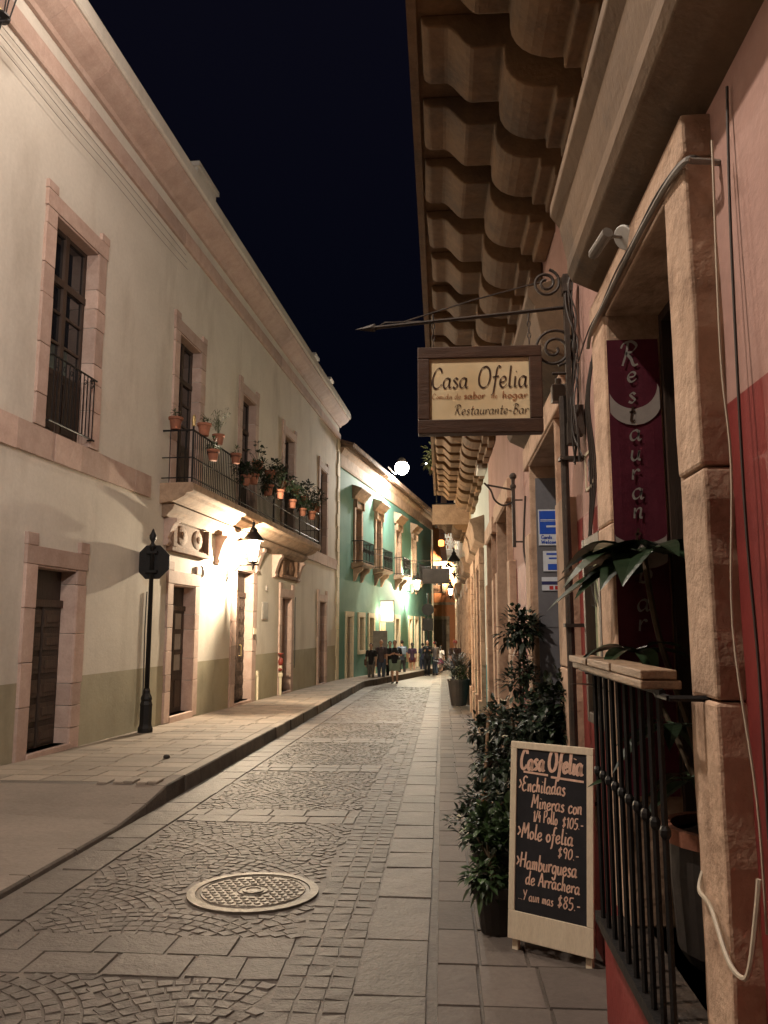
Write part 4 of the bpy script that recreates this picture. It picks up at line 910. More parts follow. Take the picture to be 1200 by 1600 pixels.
m = MB(); yy = -.0275
text(m, 'Casa', oY(yy, px0+.008, zb+.178), .115, (.10, .022), .1, .04, .205); text(m, 'Ofelia', oY(yy, px0+.262, zb+.178), .122, (.10, .022), .1, .03, .275)
m.build('name_lettering', mSignText, s, recalc=False)
m = MB(); text(m, 'Restaurante-Bar', oY(yy, px0+.13, zb+.028), .056, (.11, .025), .2, .05, .405); m.build('lower_lettering', mSignText, s, recalc=False)
m = MB(); text(m, 'Comida de', oY(yy, px0+.012, zb+.118), .03, (.12, .05), .05, .06, .16); text(m, 'sabor', oY(yy, px0+.185, zb+.117), .04, (.17, .08), .05, .06, .12); text(m, 'de', oY(yy, px0+.335, zb+.118), .03, (.12, .05), .05, .06, .035); text(m, 'hogar', oY(yy, px0+.395, zb+.117), .04, (.17, .08), .05, .06, .14)
m.build('middle_lettering', mSignText2, s, recalc=False)
# second bracket further along
t = thing('sign_bracket', 'smaller empty iron scroll bracket on the rose wall between two doorways', 'bracket', (0, 7.6, 0))
m = MB(); m.box(.68, .71, -.02, .02, 2.35, 3.0); m.ball((.695, 0, 3.03), .035, 8); m.ball((.695, 0, 2.93), .03, 8); m.tube([(.69, 0, 2.9), (.45, 0, 2.95)], .01, 5); m.tube(smooth_path([(.69, 0, 2.78), (.6, 0, 2.75), (.52, 0, 2.8), (.48, 0, 2.9), (.42, 0, 2.97)]), .01, 6); m.tube([(.69, 0, 2.8), (.78, 0, 2.8)], .008, 5); m.tube([(.69, 0, 2.4), (.78, 0, 2.4)], .008, 5)
m.build('scrollwork', mRust, t)

# ================================================================== BANNER on the far reveal
t = thing('banner', 'tall narrow maroon restaurant banner with white script hanging in the window recess', 'banner', (0, 3.3, 0))
BX0, BX1, BZ0, BZ1 = .706, .918, .95, 2.80; m = MB(); nb = 30
for i in range(nb):
    z0, z1 = BZ0+(BZ1-BZ0)*i/nb, BZ0+(BZ1-BZ0)*(i+1)/nb
    f = lambda x, z: .0012*math.sin(x*40+z*3)
    for k in range(6):
        a, b = BX0+(BX1-BX0)*k/6, BX0+(BX1-BX0)*(k+1)/6
        m.quad((a, f(a, z0), z0), (b, f(b, z0), z0), (b, f(b, z1), z1), (a, f(a, z1), z1), 0, 0)
m.build('cloth', mBanner, t, smooth=True)
def crescent(m, cx, cz, r, c2x, c2z, r2, y):
    # the part of disc 1 outside disc 2, as rows of quads clipped to the banner
    n = 44
    for i in range(n):
        z0, z1 = cz-r+2*r*i/n, cz-r+2*r*(i+1)/n
        def spans(z):
            if abs(z-cz) >= r: return None
            w = math.sqrt(r*r-(z-cz)**2); a, b = max(cx-w, BX0+.004), min(cx+w, BX1-.004)
            if abs(z-c2z) < r2: w2 = math.sqrt(r2*r2-(z-c2z)**2); return (a, max(a, min(b, c2x-w2)), min(b, max(a, c2x+w2)), b)
            mm = min(max((a+b)/2, a), b); return (a, mm, mm, b)
        p, q = spans(z0+1e-4), spans(z1-1e-4)
        if not p or not q: continue
        for k in (0, 2): m.quad((p[k], y, z0), (p[k+1], y, z0), (q[k+1], y, z1), (q[k], y, z1), 0, 0)
m = MB(); crescent(m, .808, 2.545, .115, .805, 2.602, .101, -.003); m.build('moon_print', mBannerTx, t, recalc=False); m = MB(); crescent(m, .808, 2.03, .20, .812, 2.11, .175, -.003)
m.build('moon_print', mBannerTx, t, recalc=False)
m = MB()
for ch, z, h in (('R', 2.685, .105), ('e', 2.615, .085), ('s', 2.525, .085), ('a', 2.365, .085), ('u', 2.28, .085), ('r', 2.2, .085), ('a', 2.12, .085), ('n', 2.04, .085), ('B', 1.78, .10), ('a', 1.665, .09), ('r', 1.585, .09)):
    text(m, ch, oY(-.0045, .808-.025 if ch != 'R' else .755, z), h, (.13, .035), .12)
m.build('lettering', M('banner_script', (.32, .30, .27), None, 5, .6, 0, 40), t, recalc=False)
m = MB()
for z in (2.445, 1.935): text(m, 't', oY(-.0045, .782, z), .075, (.17, .05), .12)
m.build('dark_lettering', mSignText, t, recalc=False)

# ================================================================== CHALKBOARD MENU
b0, b1 = Vector((.325, 4.42, zp(4.4))), Vector((.715, 4.17, zp(4.2))); ax = (b1-b0).normalized(); bw = (b1-b0).length
t = thing('menu_board', 'pine framed chalkboard menu leaning on the pavement by the railing', 'menu board', b0, math.atan2(ax.y, ax.x))
tilt = math.radians(5); BH = 1.03
def bd(x, y, o=0): return (x, y*math.sin(tilt)-o*math.cos(tilt), y*math.cos(tilt)+o*math.sin(tilt))
def bbox(m, x0, x1, y0, y1, o0, o1):
    v = [bd(x, y, o) for o in (o0, o1) for x, y in ((x0, y0), (x1, y0), (x1, y1), (x0, y1))]
    m.add(v, [(0, 1, 2, 3), (4, 5, 6, 7), (0, 1, 5, 4), (1, 2, 6, 5), (2, 3, 7, 6), (3, 0, 4, 7)])
m = MB(); yb, fr = .055, .036
bbox(m, 0, bw, yb, yb+.135, -.012, .012); bbox(m, 0, bw, BH-fr, BH, -.012, .012); bbox(m, 0, fr, yb+.135, BH-fr, -.012, .012); bbox(m, bw-fr, bw, yb+.135, BH-fr, -.012, .012); m.build('frame', mPine, t, bevel=.003)
m = MB(); bbox(m, fr-.005, bw-fr+.005, yb+.13, BH-fr+.005, -.006, .004); m.build('slate', mBoard, t)
for x in (.015, bw-.05):
    m = MB(); v = [(x, .0, 0), (x+.032, .0, 0)]; bbox(m, x, x+.032, 0, BH-.02, -.04, -.013); m.build('leg', mPine, t)
    m = MB(); m.tube([(x+.016, .34, .0), (x+.016, .1, BH-.03)], .013, 5); m.build('rear_leg', mPine, t)
iw, ih = bw-2*fr, BH-fr-yb-.135
def ob(fx, fy, dn=0): return lambda x, y: bd(fr+fx*iw+x, yb+.135+ih*(1-fy)+y-dn*x, .0065)
m = MB(); nb_ = (.12, .085)
def ln(s, fx, fy, h, w, nib=nb_): text(m, s, ob(fx, fy), h, nib, .12, .05, w*iw, .03, .5)
ln('Casa', .05, .125, .10, .36, (.17, .12)); ln('Ofelia', .46, .125, .105, .49, (.17, .12))
for (x0, x1, y) in ((.1, .46, .15), (.5, .96, .165)):
    a = ob(x0, y)(0, 0); b = ob(x1, y+.004)((0), 0); m.add([ob(x0, y)(0, 0), ob(x1, y+.006)(0, 0), ob(x1, y+.006)(0, .011), ob(x0, y)(0, .011)], [(0, 1, 2, 3)])
ln('>Enchiladas', .03, .262, .075, .68); ln('Mineras con', .22, .362, .072, .72); ln('1/4 Pollo', .25, .445, .062, .35); ln('$105.-', .66, .452, .056, .3)
ln('>Mole ofelia', .02, .555, .078, .80); ln('$90.-', .6, .635, .056, .3); ln('>Hamburguesa', .01, .735, .078, .86); ln('de Arrachera', .15, .828, .068, .76); ln('...Y aun mas', .05, .925, .05, .5); ln('$85.-', .6, .925, .062, .32)
m.build('chalk_writing', mChalk, t, recalc=False)

# ================================================================== SIGN POST, MANHOLE, SMALL STREET THINGS
px, py = -4.80, 13.0; pz = zpl(px, py)
t = thing('traffic_sign', 'black octagonal traffic sign seen from behind on a tall ornate post', 'traffic sign', (px, py, pz), .02)
m = MB(); m.lathe((0, 0, 0), [(.125, 0), (.125, .07), (.105, .11), (.1, .14), (.1, .42), (.105, .44), (.085, .5), (.095, .53), (.09, .56), (.06, .62), (.058, .66), (.045, .7)], 8); m.build('base', mIron, t)
m = MB(); m.lathe((0, 0, .68), [(.04, 0), (.036, 2.32), (.055, 2.33), (.055, 2.36), (.03, 2.39), (.03, 2.42), (.055, 2.46), (.06, 2.52), (.035, 2.57), (.016, 2.62), (.004, 2.64)], 12); m.build('post', mIron, t, smooth=True)
m = MB(); n = 8; R8 = .305; pts = [(R8*math.cos(math.pi/8+k*math.pi/4), 2.76+R8*math.sin(math.pi/8+k*math.pi/4)) for k in range(8)]; m.extr_d(pts, .038, .046); m.extr_d([(x*.93, 2.76+(z-2.76)*.93) for x, z in pts], .034, .037); m.build('plate', mIron, t)
m = MB()
for z in (2.6, 2.92): m.box(-.09, .09, -.045, .036, z-.02, z+.02)
m.build('clamp', mIron, t)
cz = zr(MHC[1])
t = thing('manhole_cover', 'round cast iron manhole cover set among the cobbles', 'manhole cover', (MHC[0], MHC[1], cz))
m = MB(); m.lathe((0, 0, 0), [(.425, .0), (.425, .016), (.37, .018), (.37, .0)], 40); m.build('ring', mManhole, t)
m = MB(); m.lathe((0, 0, 0), [(.366, -.01), (.366, .012), (.34, .016), (.001, .016)], 40); m.lathe((0, 0, .012), [(.07, 0), (.07, .010), (.05, .012), (.045, .006), (.001, .006)], 20)
for j in range(-6, 7):
    for i in range(-6, 7):
        x, y = (i+.5*(j % 2))*.056, j*.05
        if .105 < math.hypot(x, y) < .32:
            m.tube([(x+.02*math.cos(a), y+.02*math.sin(a), .0155) for a in [math.pi*(1+k/5) for k in range(6)]], [.003, .006, .007, .007, .006, .003], 5)
for rr in (.1, .335): m.tube([(rr*math.cos(k/36*6.2832), rr*math.sin(k/36*6.2832), .016) for k in range(37)], .006, 5)
m.build('cover', mManhole, t); t.rotation_euler[0] = -math.atan(SL)
m = MB(); m.ball((0, 0, .02), (.045, .035, .03), 7); tag(m.build('dropping', mBlackPot, None, (-3.47, 10.19, zpl(-3.47, 10.19))), 'small dark lump lying on the left pavement', 'litter')
m = MB()
for k in range(5):
    x, y = -2.98-.13*k+random.uniform(-.03, .03), 8.55+random.uniform(-.12, .05)
    m.box(x-.055, x+.055, y-.11, y+.11, zpl(x, y)-.05, zpl(x, y)+random.uniform(.012, .03), 0)
tag(m.build('broken_slabs', mSlabL, bevel=.012), 'loose broken slab edge where the kerb starts to rise', 'paving slab')
def L3(Y, d, z): p = Vector((-5.75+.055*Y, Y, z))+LOUT*d; return p
t = thing('hydrant_valve', 'old red valve pipe on the cream wall beside the far doors', 'valve', L3(22.15, .0, 0), az)
m = MB(); m.tube([(0, .1, -.45), (0, .1, .62)], .04, 8); m.ball((0, .1, .3), (.07, .07, .1), 8); m.build('pipe', mCreamTrim, t)
m = MB(); m.tube([(-.1, .1, .45), (.1, .1, .45)], .045, 8); m.ball((0, .1, .66), (.075, .075, .12), 8); m.lathe((0, .1, .78), [(.02, 0), (.02, .08), (.09, .09), (.09, .11), (.01, .12)], 10); m.build('valve', mRedPaint, t, smooth=True)
t = thing('wall_plaque', 'dark rectangular plaque on the cream wall beyond the studded door', 'plaque', L3(20.75, 0, 2.02), az)
m = MB(); m.box(-.26, .26, -.01, .025, -.22, .22); m.box(-.22, .22, .02, .03, -.18, .18); m.build('plate', mGreyBox, t, bevel=.008)
m = MB(); m.ball((0, .03, 0), (.07, .04, .11), 10); m.box(-.03, .03, -.01, .02, -.12, .12); tag(m.build('alarm_bell', mGreyBox, None, L3(16.0, 0, 2.72), rot=(0, 0, az), smooth=True), 'small grey oval bell box on the bright wall above the glazed door', 'bell')
m = MB(); m.box(-.12, .12, -.005, .012, -.07, .07); tag(m.build('paper_notice', mPaper, None, L3(19.68, .01, 1.5)+Vector((.06, 0, 0)), rot=(0, 0, az)), 'white paper notice on the stone jamb of the studded door', 'notice')
m = MB(); m.tube([(0, .03, 0), (0, .03, .6)], .03, 8); m.box(-.05, .05, 0, .05, .6, .72); tag(m.build('meter_pipe', mCreamTrim, None, L3(20.15, 0, -.2), rot=(0, 0, az)), 'short cream pipe with a meter at the foot of the wall by the studded door', 'pipe')
m = MB(); m.box(-.04, .04, 0, .04, -.07, .07); tag(m.build('house_number', mGreyBox, None, L3(20.85, 0, 2.62), rot=(0, 0, az), bevel=.01), 'tiny house number tile above the dark wall plaque', 'number tile')
for i, (Y, z, lb) in enumerate(((13.35, 2.2, 'thin cable running down the cream wall beside the glazed door'), (24.1, 2.5, 'short dark cable hanging on the cream wall past the fourth door'))):
    m = MB(); m.tube(smooth_path([(0, .02, z), (.02, .02, z-.7), (-.01, .02, z-1.5), (.01, .02, z-2.1)]), .012, 5); tag(m.build('cable', mCable, None, L3(Y, 0, 0), rot=(0, 0, az)), lb, 'cable')

# distant hanging sign, far traffic signs, span wire
t = thing('hanging_sign', 'plain dark hanging board far down the street between the houses', 'sign', (-.25, 40, 4.13))
m = MB(); m.box(-.68, .68, -.06, .06, -.38, .38); m.box(-.62, .62, -.07, -.06, -.32, .32); m.build('board', mBlackPot, t, bevel=.02); m = MB(); m.tube([(1.03, 0, .45), (-.7, 0, .45)], .03, 6)
for x in (-.5, .5): m.tube([(x, 0, .36), (x, 0, .45)], .02, 5)
m.build('arm', mIron, t)
t = thing('traffic_sign', 'dark round sign above a square one on a post near the crowd, seen from behind', 'traffic sign', (-.72, 43, zr(43)))
m = MB(); m.tube([(0, 0, 0), (0, 0, 4.3)], .05, 8); m.build('post', mIron, t)
m = MB(); m.extr_d([(.32*math.cos(k/20*6.283), 3.42+.32*math.sin(k/20*6.283)) for k in range(20)], -.07, -.05); m.build('round_plate', mIron, t)
m = MB(); m.box(-.28, .28, -.07, -.05, 2.3, 2.95); m.build('square_plate', mIron, t)
m = MB(); pts = [(-3.55, 34.5, 4.95), (-1.6, 38, 4.75), (.78, 42, 5.1)]; m.tube(smooth_path(pts), .012, 4); tag(m.build('overhead_wire', mCable), 'thin black wire crossing the street from the green balcony to the right', 'wire')
for i, (X, Y, Z, r, lb) in enumerate(((0, 300, 86, .42, 'single bright star high over the street'), (-4.1, 235, 50, .33, 'tiny light on the hillside just under the star'), (-3.2, 225, 33, .3, 'tiny light low on the hillside behind the right roofs'))):
    m = MB(); m.ball((0, 0, 0), r, 6); tag(m.build('star' if i == 0 else 'hill_light', mWhiteEm, None, (X, Y, Z)), lb, 'light')

# ================================================================== THINGS ON THE RIGHT WALL
def RW(Y, d, z): return Vector((RX-d, Y, z))
t = thing('security_camera', 'small bullet security camera on a round plate under the window hood', 'security camera', RW(2.84, .085, 3.03), math.pi/2)
m = MB(); m.tube([(0, 0, 0), (-.006, .012, -.008)], .046, 18); m.build('mount_plate', mWhitePaint, t, bevel=.004)
m = MB(); m.tube([(0, .01, .0), (-.005, .05, .0), (.03, .075, .0)], .007, 6); m.build('arm', mGreyBox, t)
m = MB(); m.tube([(-.02, .07, .01), (.1, .10, -.015)], .021, 12); m.tube([(.1, .10, -.015), (.112, .103, -.018)], .016, 10); m.build('body', mGreyBox, t, smooth=False)
t = thing('display_case', 'narrow glazed menu case with pale green lining on the wall beside the window', 'display case', RW(3.93, 0, 1.62), math.pi/2)
m = MB(); a, b = -.22, .22
for q in ((a, a+.05, -.48, .42), (b-.05, b, -.48, .42)): m.box(q[0], q[1], 0, .06, q[2], q[3])
m.box(a, b, 0, .058, .37, .42); m.box(a, b, 0, .058, -.48, -.43); m.build('case_frame', mWood, t, bevel=.004)
m = MB(); m.box(a+.05, b-.05, .004, .012, -.43, .37); m.build('lining', mPaleGreen, t)
m = MB(); m.box(a+.1, b-.12, .013, .017, -.38, .1); m.build('menu_sheet', mPaper, t)
m = MB(); m.quad((a+.05, .045, -.43), (b-.05, .045, -.43), (b-.05, .045, .37), (a+.05, .045, .37)); m.build('glass', mGlass, t)
t = thing('house_number_plaque', 'small pale number plaque on the rose wall beside the window', 'plaque', RW(4.1, 0, 2.40), math.pi/2)
m = MB(); m.box(-.1, .1, 0, .014, -.1, .1); m.build('tile', mRose, t, bevel=.004); m = MB()
for q in ((-.1, .1, .085, .1), (-.1, .1, -.1, -.085), (-.1, -.085, -.1, .1), (.085, .1, -.1, .1)): m.box(q[0], q[1], .013, .02, q[2], q[3])
m.build('rim', mCreamTrim, t); m = MB(); text(m, 'R', lambda x, y: (.04-x, .017, -.055+y), .11, (.14, .1), .1); m.build('mark', mCable, t, recalc=False)
m = MB(); m.box(-.035, .035, 0, .09, -.05, .05); m.tube([(0, .05, .05), (0, .05, .09)], .02, 8); tag(m.build('junction_box', mGreyBox, None, RW(4.42, .06, 2.9), rot=(0, 0, math.pi/2), bevel=.008), 'small grey junction box on the wall below the sign bracket', 'junction box')
m = MB(); m.tube(smooth_path([(4.34, .1, 2.86), (4.35, .1, 2.2), (4.34, .1, 1.2), (4.36, .1, .1)]), .022, 8)
for z in (2.5, 1.6, .7): m.box(4.31, 4.38, 0, .13, z, z+.02)
o = m.build('drain_pipe', mRust, None, RW(0, 0, 0), rot=(0, 0, math.pi/2)); tag(o, 'dark pipe running down the wall beside the grey metal door', 'pipe')
def rcable(pts, r, mat, lb, name='cable', cat='cable', n=6):
    m = MB(); m.tube(smooth_path(pts, n), r, 6); return tag(m.build(name, mat, None, RW(0, 0, 0), rot=(0, 0, math.pi/2)), lb, cat)
rcable([(2.11, .0, 2.87), (2.105, .07, 2.875), (2.13, .092, 2.885), (2.35, .092, 2.92), (2.8, .092, 2.935), (3.25, .092, 2.93), (3.52, .092, 2.925), (3.62, .09, 2.88)], .009, mGreyBox, 'grey conduit fixed along the stone lintel over the window', 'conduit', 'conduit')
rcable([(2.12, .03, 2.88), (2.13, .085, 2.9), (2.4, .09, 2.95), (2.7, .09, 2.955), (3.0, .095, 2.96), (3.3, .09, 2.95), (3.6, .09, 2.955), (3.95, .08, 2.92)], .0035, mCable, 'thin black cable looped above the conduit on the window lintel')
rcable([(2.02, .05, 2.88), (2.02, .062, 2.3), (2.015, .055, 2.0), (2.03, .07, 1.6), (2.0, .05, 1.2), (2.02, .04, .9)], .0035, mWhiteCable, 'pale loose cable hanging down the near side of the stone jamb')
rcable([(2.0, .01, 3.02), (2.0, .025, 2.6), (1.985, .04, 1.9), (1.99, .03, 1.5), (1.97, .04, 1.1), (1.99, .02, .6)], .004, mCable, 'thin dark cable beside the pale one along the jamb')
rcable([(2.36, .075, .94), (2.33, .095, .90), (2.24, .095, .885), (2.12, .1, .81), (2.06, .09, .79), (2.03, .08, .82), (2.02, .06, .95), (2.02, .05, 1.02)], .0062, mWhiteCable, 'thick white cable looped low across the stone jamb')
for k in range(4):
    rcable([(3.72+.05*k, .03, 2.96-.02*k), (3.85+.03*k, .05, 2.7), (3.9+.05*k, .02, 2.35), (4.0+.06*k, .04, 2.0-.1*k), (3.95+.07*k, .02, 1.7)], .0045, mCable, ['dark telephone cable trailing down the wall nearest the banner window', 'dark cable drooping beside the number plaque', 'dark cable hanging just behind the sign bracket plate', 'dark cable nearest the junction box below the sign bracket'][k])
rcable([(7.05, .03, 2.75), (7.1, .05, 2.3), (7.0, .03, 2.05), (7.05, .03, 1.75)], .009, mCable, 'loose dark cable on the rose wall past the grey metal door')
t = thing('cable_bundle', 'tangled bundle of telephone cables climbing the wall behind the sign bracket', 'cables', RW(0, 0, 0), math.pi/2)
m = MB()
for k in range(7):
    u = 4.18+.025*k; p = [(u, .02, 3.6)]
    for i in range(1, 8): p.append((u+random.uniform(-.05, .05), .03+random.uniform(0, .05), 3.6-i*.16))
    m.tube(smooth_path(p, 5), .0045, 5)
m.build('strands', mCable, t); m = MB(); m.box(4.22, 4.3, .01, .06, 2.62, 2.78); m.build('terminal_box', mRust, t)
# stickers on the grey metal door (it lies on the door: things of their own)
SY = O2[1]-.0615
def sticker(name, lb, x0, x1, z0, z1, parts):
    t = thing(name, lb, 'sticker', (x0, SY, z0))
    for k, (nm, mat, a, b, c, e, lay) in enumerate(parts):
        w, h = x1-x0, z1-z0; m = MB(); m.box(w*a, w*b, -.003-.0012*lay, -.0005, h*c, h*e); m.build(nm, mat, t)
    return t
def so(x0, z0): return lambda x, y: (x0+x, -.0062, z0+y)
UA, UB = .772, .98
t = sticker('card_sticker', 'large blue and white card payment sticker, topmost on the grey metal door', UA, UB, 2.24, 2.525, [('backing', mWhiteStick, 0, 1, 0, 1, 0), ('blue_panel', mBlueStick, .04, .97, .31, .96, 1), ('white_line', mWhiteStick, .08, .95, .70, .72, 2), ('white_line', mWhiteStick, .08, .95, .665, .68, 2), ('white_line', mWhiteStick, .3, .95, .5, .55, 2)])
m = MB(); text(m, 'Cards', so(.02, .052), .028, (.22, .18), .0, .06, .085); text(m, 'Welcome', so(.02, .014), .028, (.22, .18), .0, .06, .145); m.build('lettering', mBlueStick, t, recalc=False)
sticker('shop_sticker', 'white and blue square sticker below the large card sticker on the grey door', UA+.03, UB, 2.035, 2.195, [('backing', mWhiteStick, 0, 1, 0, 1, 0), ('blue_line', mBlueStick, .15, .95, .80, .9, 1), ('blue_line', mBlueStick, .25, .9, .6, .68, 1), ('blue_panel', mBlueStick, .2, .8, .06, .36, 1)])
sticker('strip_sticker', 'low strip of navy, white and red stickers on the grey metal door', UA+.015, UB, 1.885, 1.99, [('backing', mWhiteStick, 0, 1, 0, 1, 0), ('navy_band', mNavyStick, 0, 1, .42, .68, 1), ('red_patch', mRedStick, .3, .46, .06, .34, 1), ('red_patch', mRedStick, .52, .7, .06, .34, 1)])
m = MB(); m.tube([(1.9+.05*math.cos(k/16*6.283), .05, .62+.05*math.sin(k/16*6.283)) for k in range(17)], .012, 7); m.tube(smooth_path([(1.94, .05, .6), (1.945, .05, .4), (1.95, .06, .1)]), .012, 7); tag(m.build('hose', mHose, None, RW(0, .03, 0), rot=(0, 0, math.pi/2)), 'orange hose coiled against the red wall at the lower right corner', 'hose')
t = thing('wall_box', 'white box mounted high on the pale blue house wall', 'box', RW(13.4, 0, 4.45), math.pi/2)
m = MB(); m.box(-.3, .3, 0, .16, -.26, .26); m.build('casing', mWhitePaint, t, bevel=.02); m = MB(); m.box(-.26, .26, .16, .166, -.2, .0); m.tube(smooth_path([(-.2, .05, .26), (-.25, .12, .6), (-.1, .05, 1.0)]), .012, 5); m.build('cable', mGreyBox, t)
# ================================================================== PLANTS
def potm(m, r, h, rim=True, c=(0, 0, 0)):
    p = [(r*.7, 0), (r*.72, .01), (r*.95, h*.78)]
    if rim: p += [(r*.97, h*.78), (r*1.1, h*.8), (r*1.12, h), (r*1.0, h), (r*.95, h*.9)]
    else: p += [(r, h), (r*.92, h), (r*.9, h*.92)]
    m.lathe(c, p, 16)
def soil(par, r, z):
    m = MB(); m.lathe((0, 0, 0), [(r, z-.02), (r*.6, z+.006), (.001, z+.01)], 12); return m.build('soil', mSoil, par)
def rdir(zmin=-.3):
    while 1:
        v = Vector((random.uniform(-1, 1), random.uniform(-1, 1), random.uniform(zmin, 1)))
        if .1 < v.length < 1: return v.normalized()
def bush(m, c, r, n, L, w, clumps=7, droop=.35):
    c = Vector(c); r = Vector(r); cl = [Vector([max(-.75, min(.75, random.gauss(0, .45)))*q for q in r]) for _ in range(clumps)]
    for i in range(n):
        k = random.choice(cl); d = rdir(-.8); p = c+k+Vector([d[a]*r[a]*random.uniform(.15, .55) for a in range(3)])
        dd = (d+Vector((0, 0, .25))+(p-c).normalized()*.4).normalized()
        m.leaf(p, dd, L*random.uniform(.6, 1.2), w*random.uniform(.7, 1.2), droop*random.uniform(.4, 1.5))
def shrub(name, lb, loc, pot, pr, ph, blobs, leafmat, L, w, stems, blossoms=0, group='potted plants along the right wall'):
    t = thing(name, lb, 'potted plant', loc, 0, group)
    m = MB(); potm(m, pr, ph); m.build('pot', pot, t); soil(t, pr*.94, ph*.9)
    m = MB()
    for (c, r, n) in blobs: bush(m, c, r, int(n*1.5), L*random.uniform(.95, 1.1), w*1.45, 10)
    m.build('foliage', leafmat, t, recalc=False)
    m = MB()
    for (c, r, n) in blobs:
        for k in range(stems):
            m.tube(smooth_path([(random.uniform(-.3, .3)*pr, random.uniform(-.3, .3)*pr, ph*.9), (c[0]*.5+random.uniform(-.03, .03), c[1]*.5, (ph+c[2])/2), (c[0]+random.uniform(-.5, .5)*r[0], c[1]+random.uniform(-.5, .5)*r[1], c[2]+random.uniform(-.2, .4)*r[2])]), [.012]*12+[.006]*20 if False else .007, 5)
    m.build('stem', mStem, t)
    if blossoms:
        m = MB()
        for k in range(blossoms):
            c, r, _ = random.choice(blobs); d = rdir(-.2); p = Vector(c)+Vector([d[a]*r[a]*.95 for a in range(3)])
            for q in range(4): m.leaf(p, rdir(-.1), .035, .022, .1)
        m.build('blossom', mBlossom, t, recalc=False)
    return t
Z = zp(5)
shrub('shrub', 'dark leafy shrub in a black pot reaching out over the pavement by the menu board', (.34, 5.25, Z), mBlackPot, .15, .3, [((-.02, 0, .58), (.25, .25, .22), 460), ((-.1, -.1, .42), (.18, .18, .14), 240)], mLeafD, .062, .026, 4, 10)
shrub('shrub', 'low bright green shrub in a black pot at the left edge of the menu board', (.29, 4.68, Z), mBlackPot, .13, .26, [((-.03, .03, .42), (.17, .15, .2), 380)], mLeafM, .07, .03, 4)
shrub('shrub', 'tall dense glossy shrub rising above the menu board against the red wall', (.655, 4.86, Z), mBlackPot, .15, .32, [((.02, .0, 1.14), (.17, .17, .24), 560), ((-.04, .05, .82), (.2, .2, .22), 420)], mLeafD, .062, .03, 5)
shrub('shrub', 'loose shrub with reddish stems standing behind the menu board', (.5, 5.7, Z), mBlackPot, .15, .3, [((-.0, 0, .95), (.24, .26, .26), 420), ((.0, -.1, .65), (.24, .24, .25), 320)], mLeafD, .066, .029, 4, 8)
t = thing('topiary', 'slim topiary with two clipped leaf balls on one stem before the rose wall', 'potted plant', (.60, 6.25, zp(6.2)), 0, 'potted plants along the right wall')
m = MB(); potm(m, .16, .34); m.build('pot', mTerra, t); soil(t, .15, .31)
m = MB(); m.tube(smooth_path([(0, 0, .3), (.015, 0, .8), (-.01, 0, 1.3), (0, 0, 1.65)]), .011, 6); m.tube(smooth_path([(.03, 0, .3), (-.012, 0.01, .8), (.02, 0, 1.3), (0, 0, 1.62)]), .009, 6); m.build('stem', mStem, t)
m = MB(); bush(m, (0, 0, 1.70), (.14, .14, .2), 420, .07, .034, 9); bush(m, (.03, 0, 1.22), (.15, .15, .19), 360, .07, .034, 8); bush(m, (-.04, 0, .92), (.2, .2, .16), 260, .075, .034, 6); m.build('foliage', mLeafD, t, recalc=False)
shrub('shrub', 'small shrub by a plant stake at the far end of the pots on the right', (.42, 6.9, zp(6.9)), mTerra, .14, .3, [((-.02, 0, .86), (.2, .2, .2), 300), ((0, 0, .6), (.18, .18, .2), 220)], mLeafD, .075, .034, 4)
m = MB(); m.tube([(0, 0, 0), (.06, .03, .5), (.1, .05, 1.0)], .014, 6); m.ball((.1, .05, 1.0), .03, 7); tag(m.build('plant_stake', mWoodRail, None, (.27, 6.6, zp(6.6))), 'slanting wooden stake with a knob top among the pots', 'stake')
# potted palm further along
t = thing('palm', 'potted palm with feathery fronds in a big dark pot on the far pavement', 'potted plant', (.42, 21.0, zp(21)), 0, 'potted plants along the right wall')
m = MB(); m.lathe((0, 0, 0), [(.19, 0), (.2, .02), (.275, .6), (.29, .6), (.29, .66), (.26, .66), (.25, .6)], 20); m.build('pot', mBlackPot, t, smooth=False); soil(t, .25, .6)
fr_, st = MB(), MB()
for k in range(20):
    a = k*2.4; el = random.uniform(.75, 1.45); Lf = random.uniform(.95, 1.3); d0 = Vector((math.cos(a)*math.cos(el), math.sin(a)*math.cos(el), math.sin(el))); pts = []
    for i in range(9): s_ = i/8; pts.append(Vector((0, 0, .62))+d0*Lf*s_+Vector((0, 0, -.36*Lf*s_*s_)))
    st.tube(pts, .008, 4)
    for i in range(2, 9):
        T = (pts[i]-pts[i-1]).normalized(); sd = T.cross(Vector((0, 0, 1))).normalized()
        for sg in (-1, 1):
            for q in (0, .5): fr_.leaf(pts[i-1].lerp(pts[i], q), T*.6+sd*sg+Vector((0, 0, .1)), .34*(1-abs(i/8-.5)), .034, .5)
st.build('stalk', mStem, t); fr_.build('frond', mLeafD, t, recalc=False)
m = MB(); bush(m, (.12, -.1, .85), (.16, .16, .2), 160, .1, .05, 5); m.build('underplanting', mLeafM, t, recalc=False)
m = MB()
for k in range(70):
    p = Vector((-.02+random.gauss(0, .07), -.18+random.gauss(0, .05), random.uniform(.62, 1.0)))
    m.leaf(p, rdir(-.2), .05, .03, .2)
m.build('blossom', mBlossom, t, recalc=False)
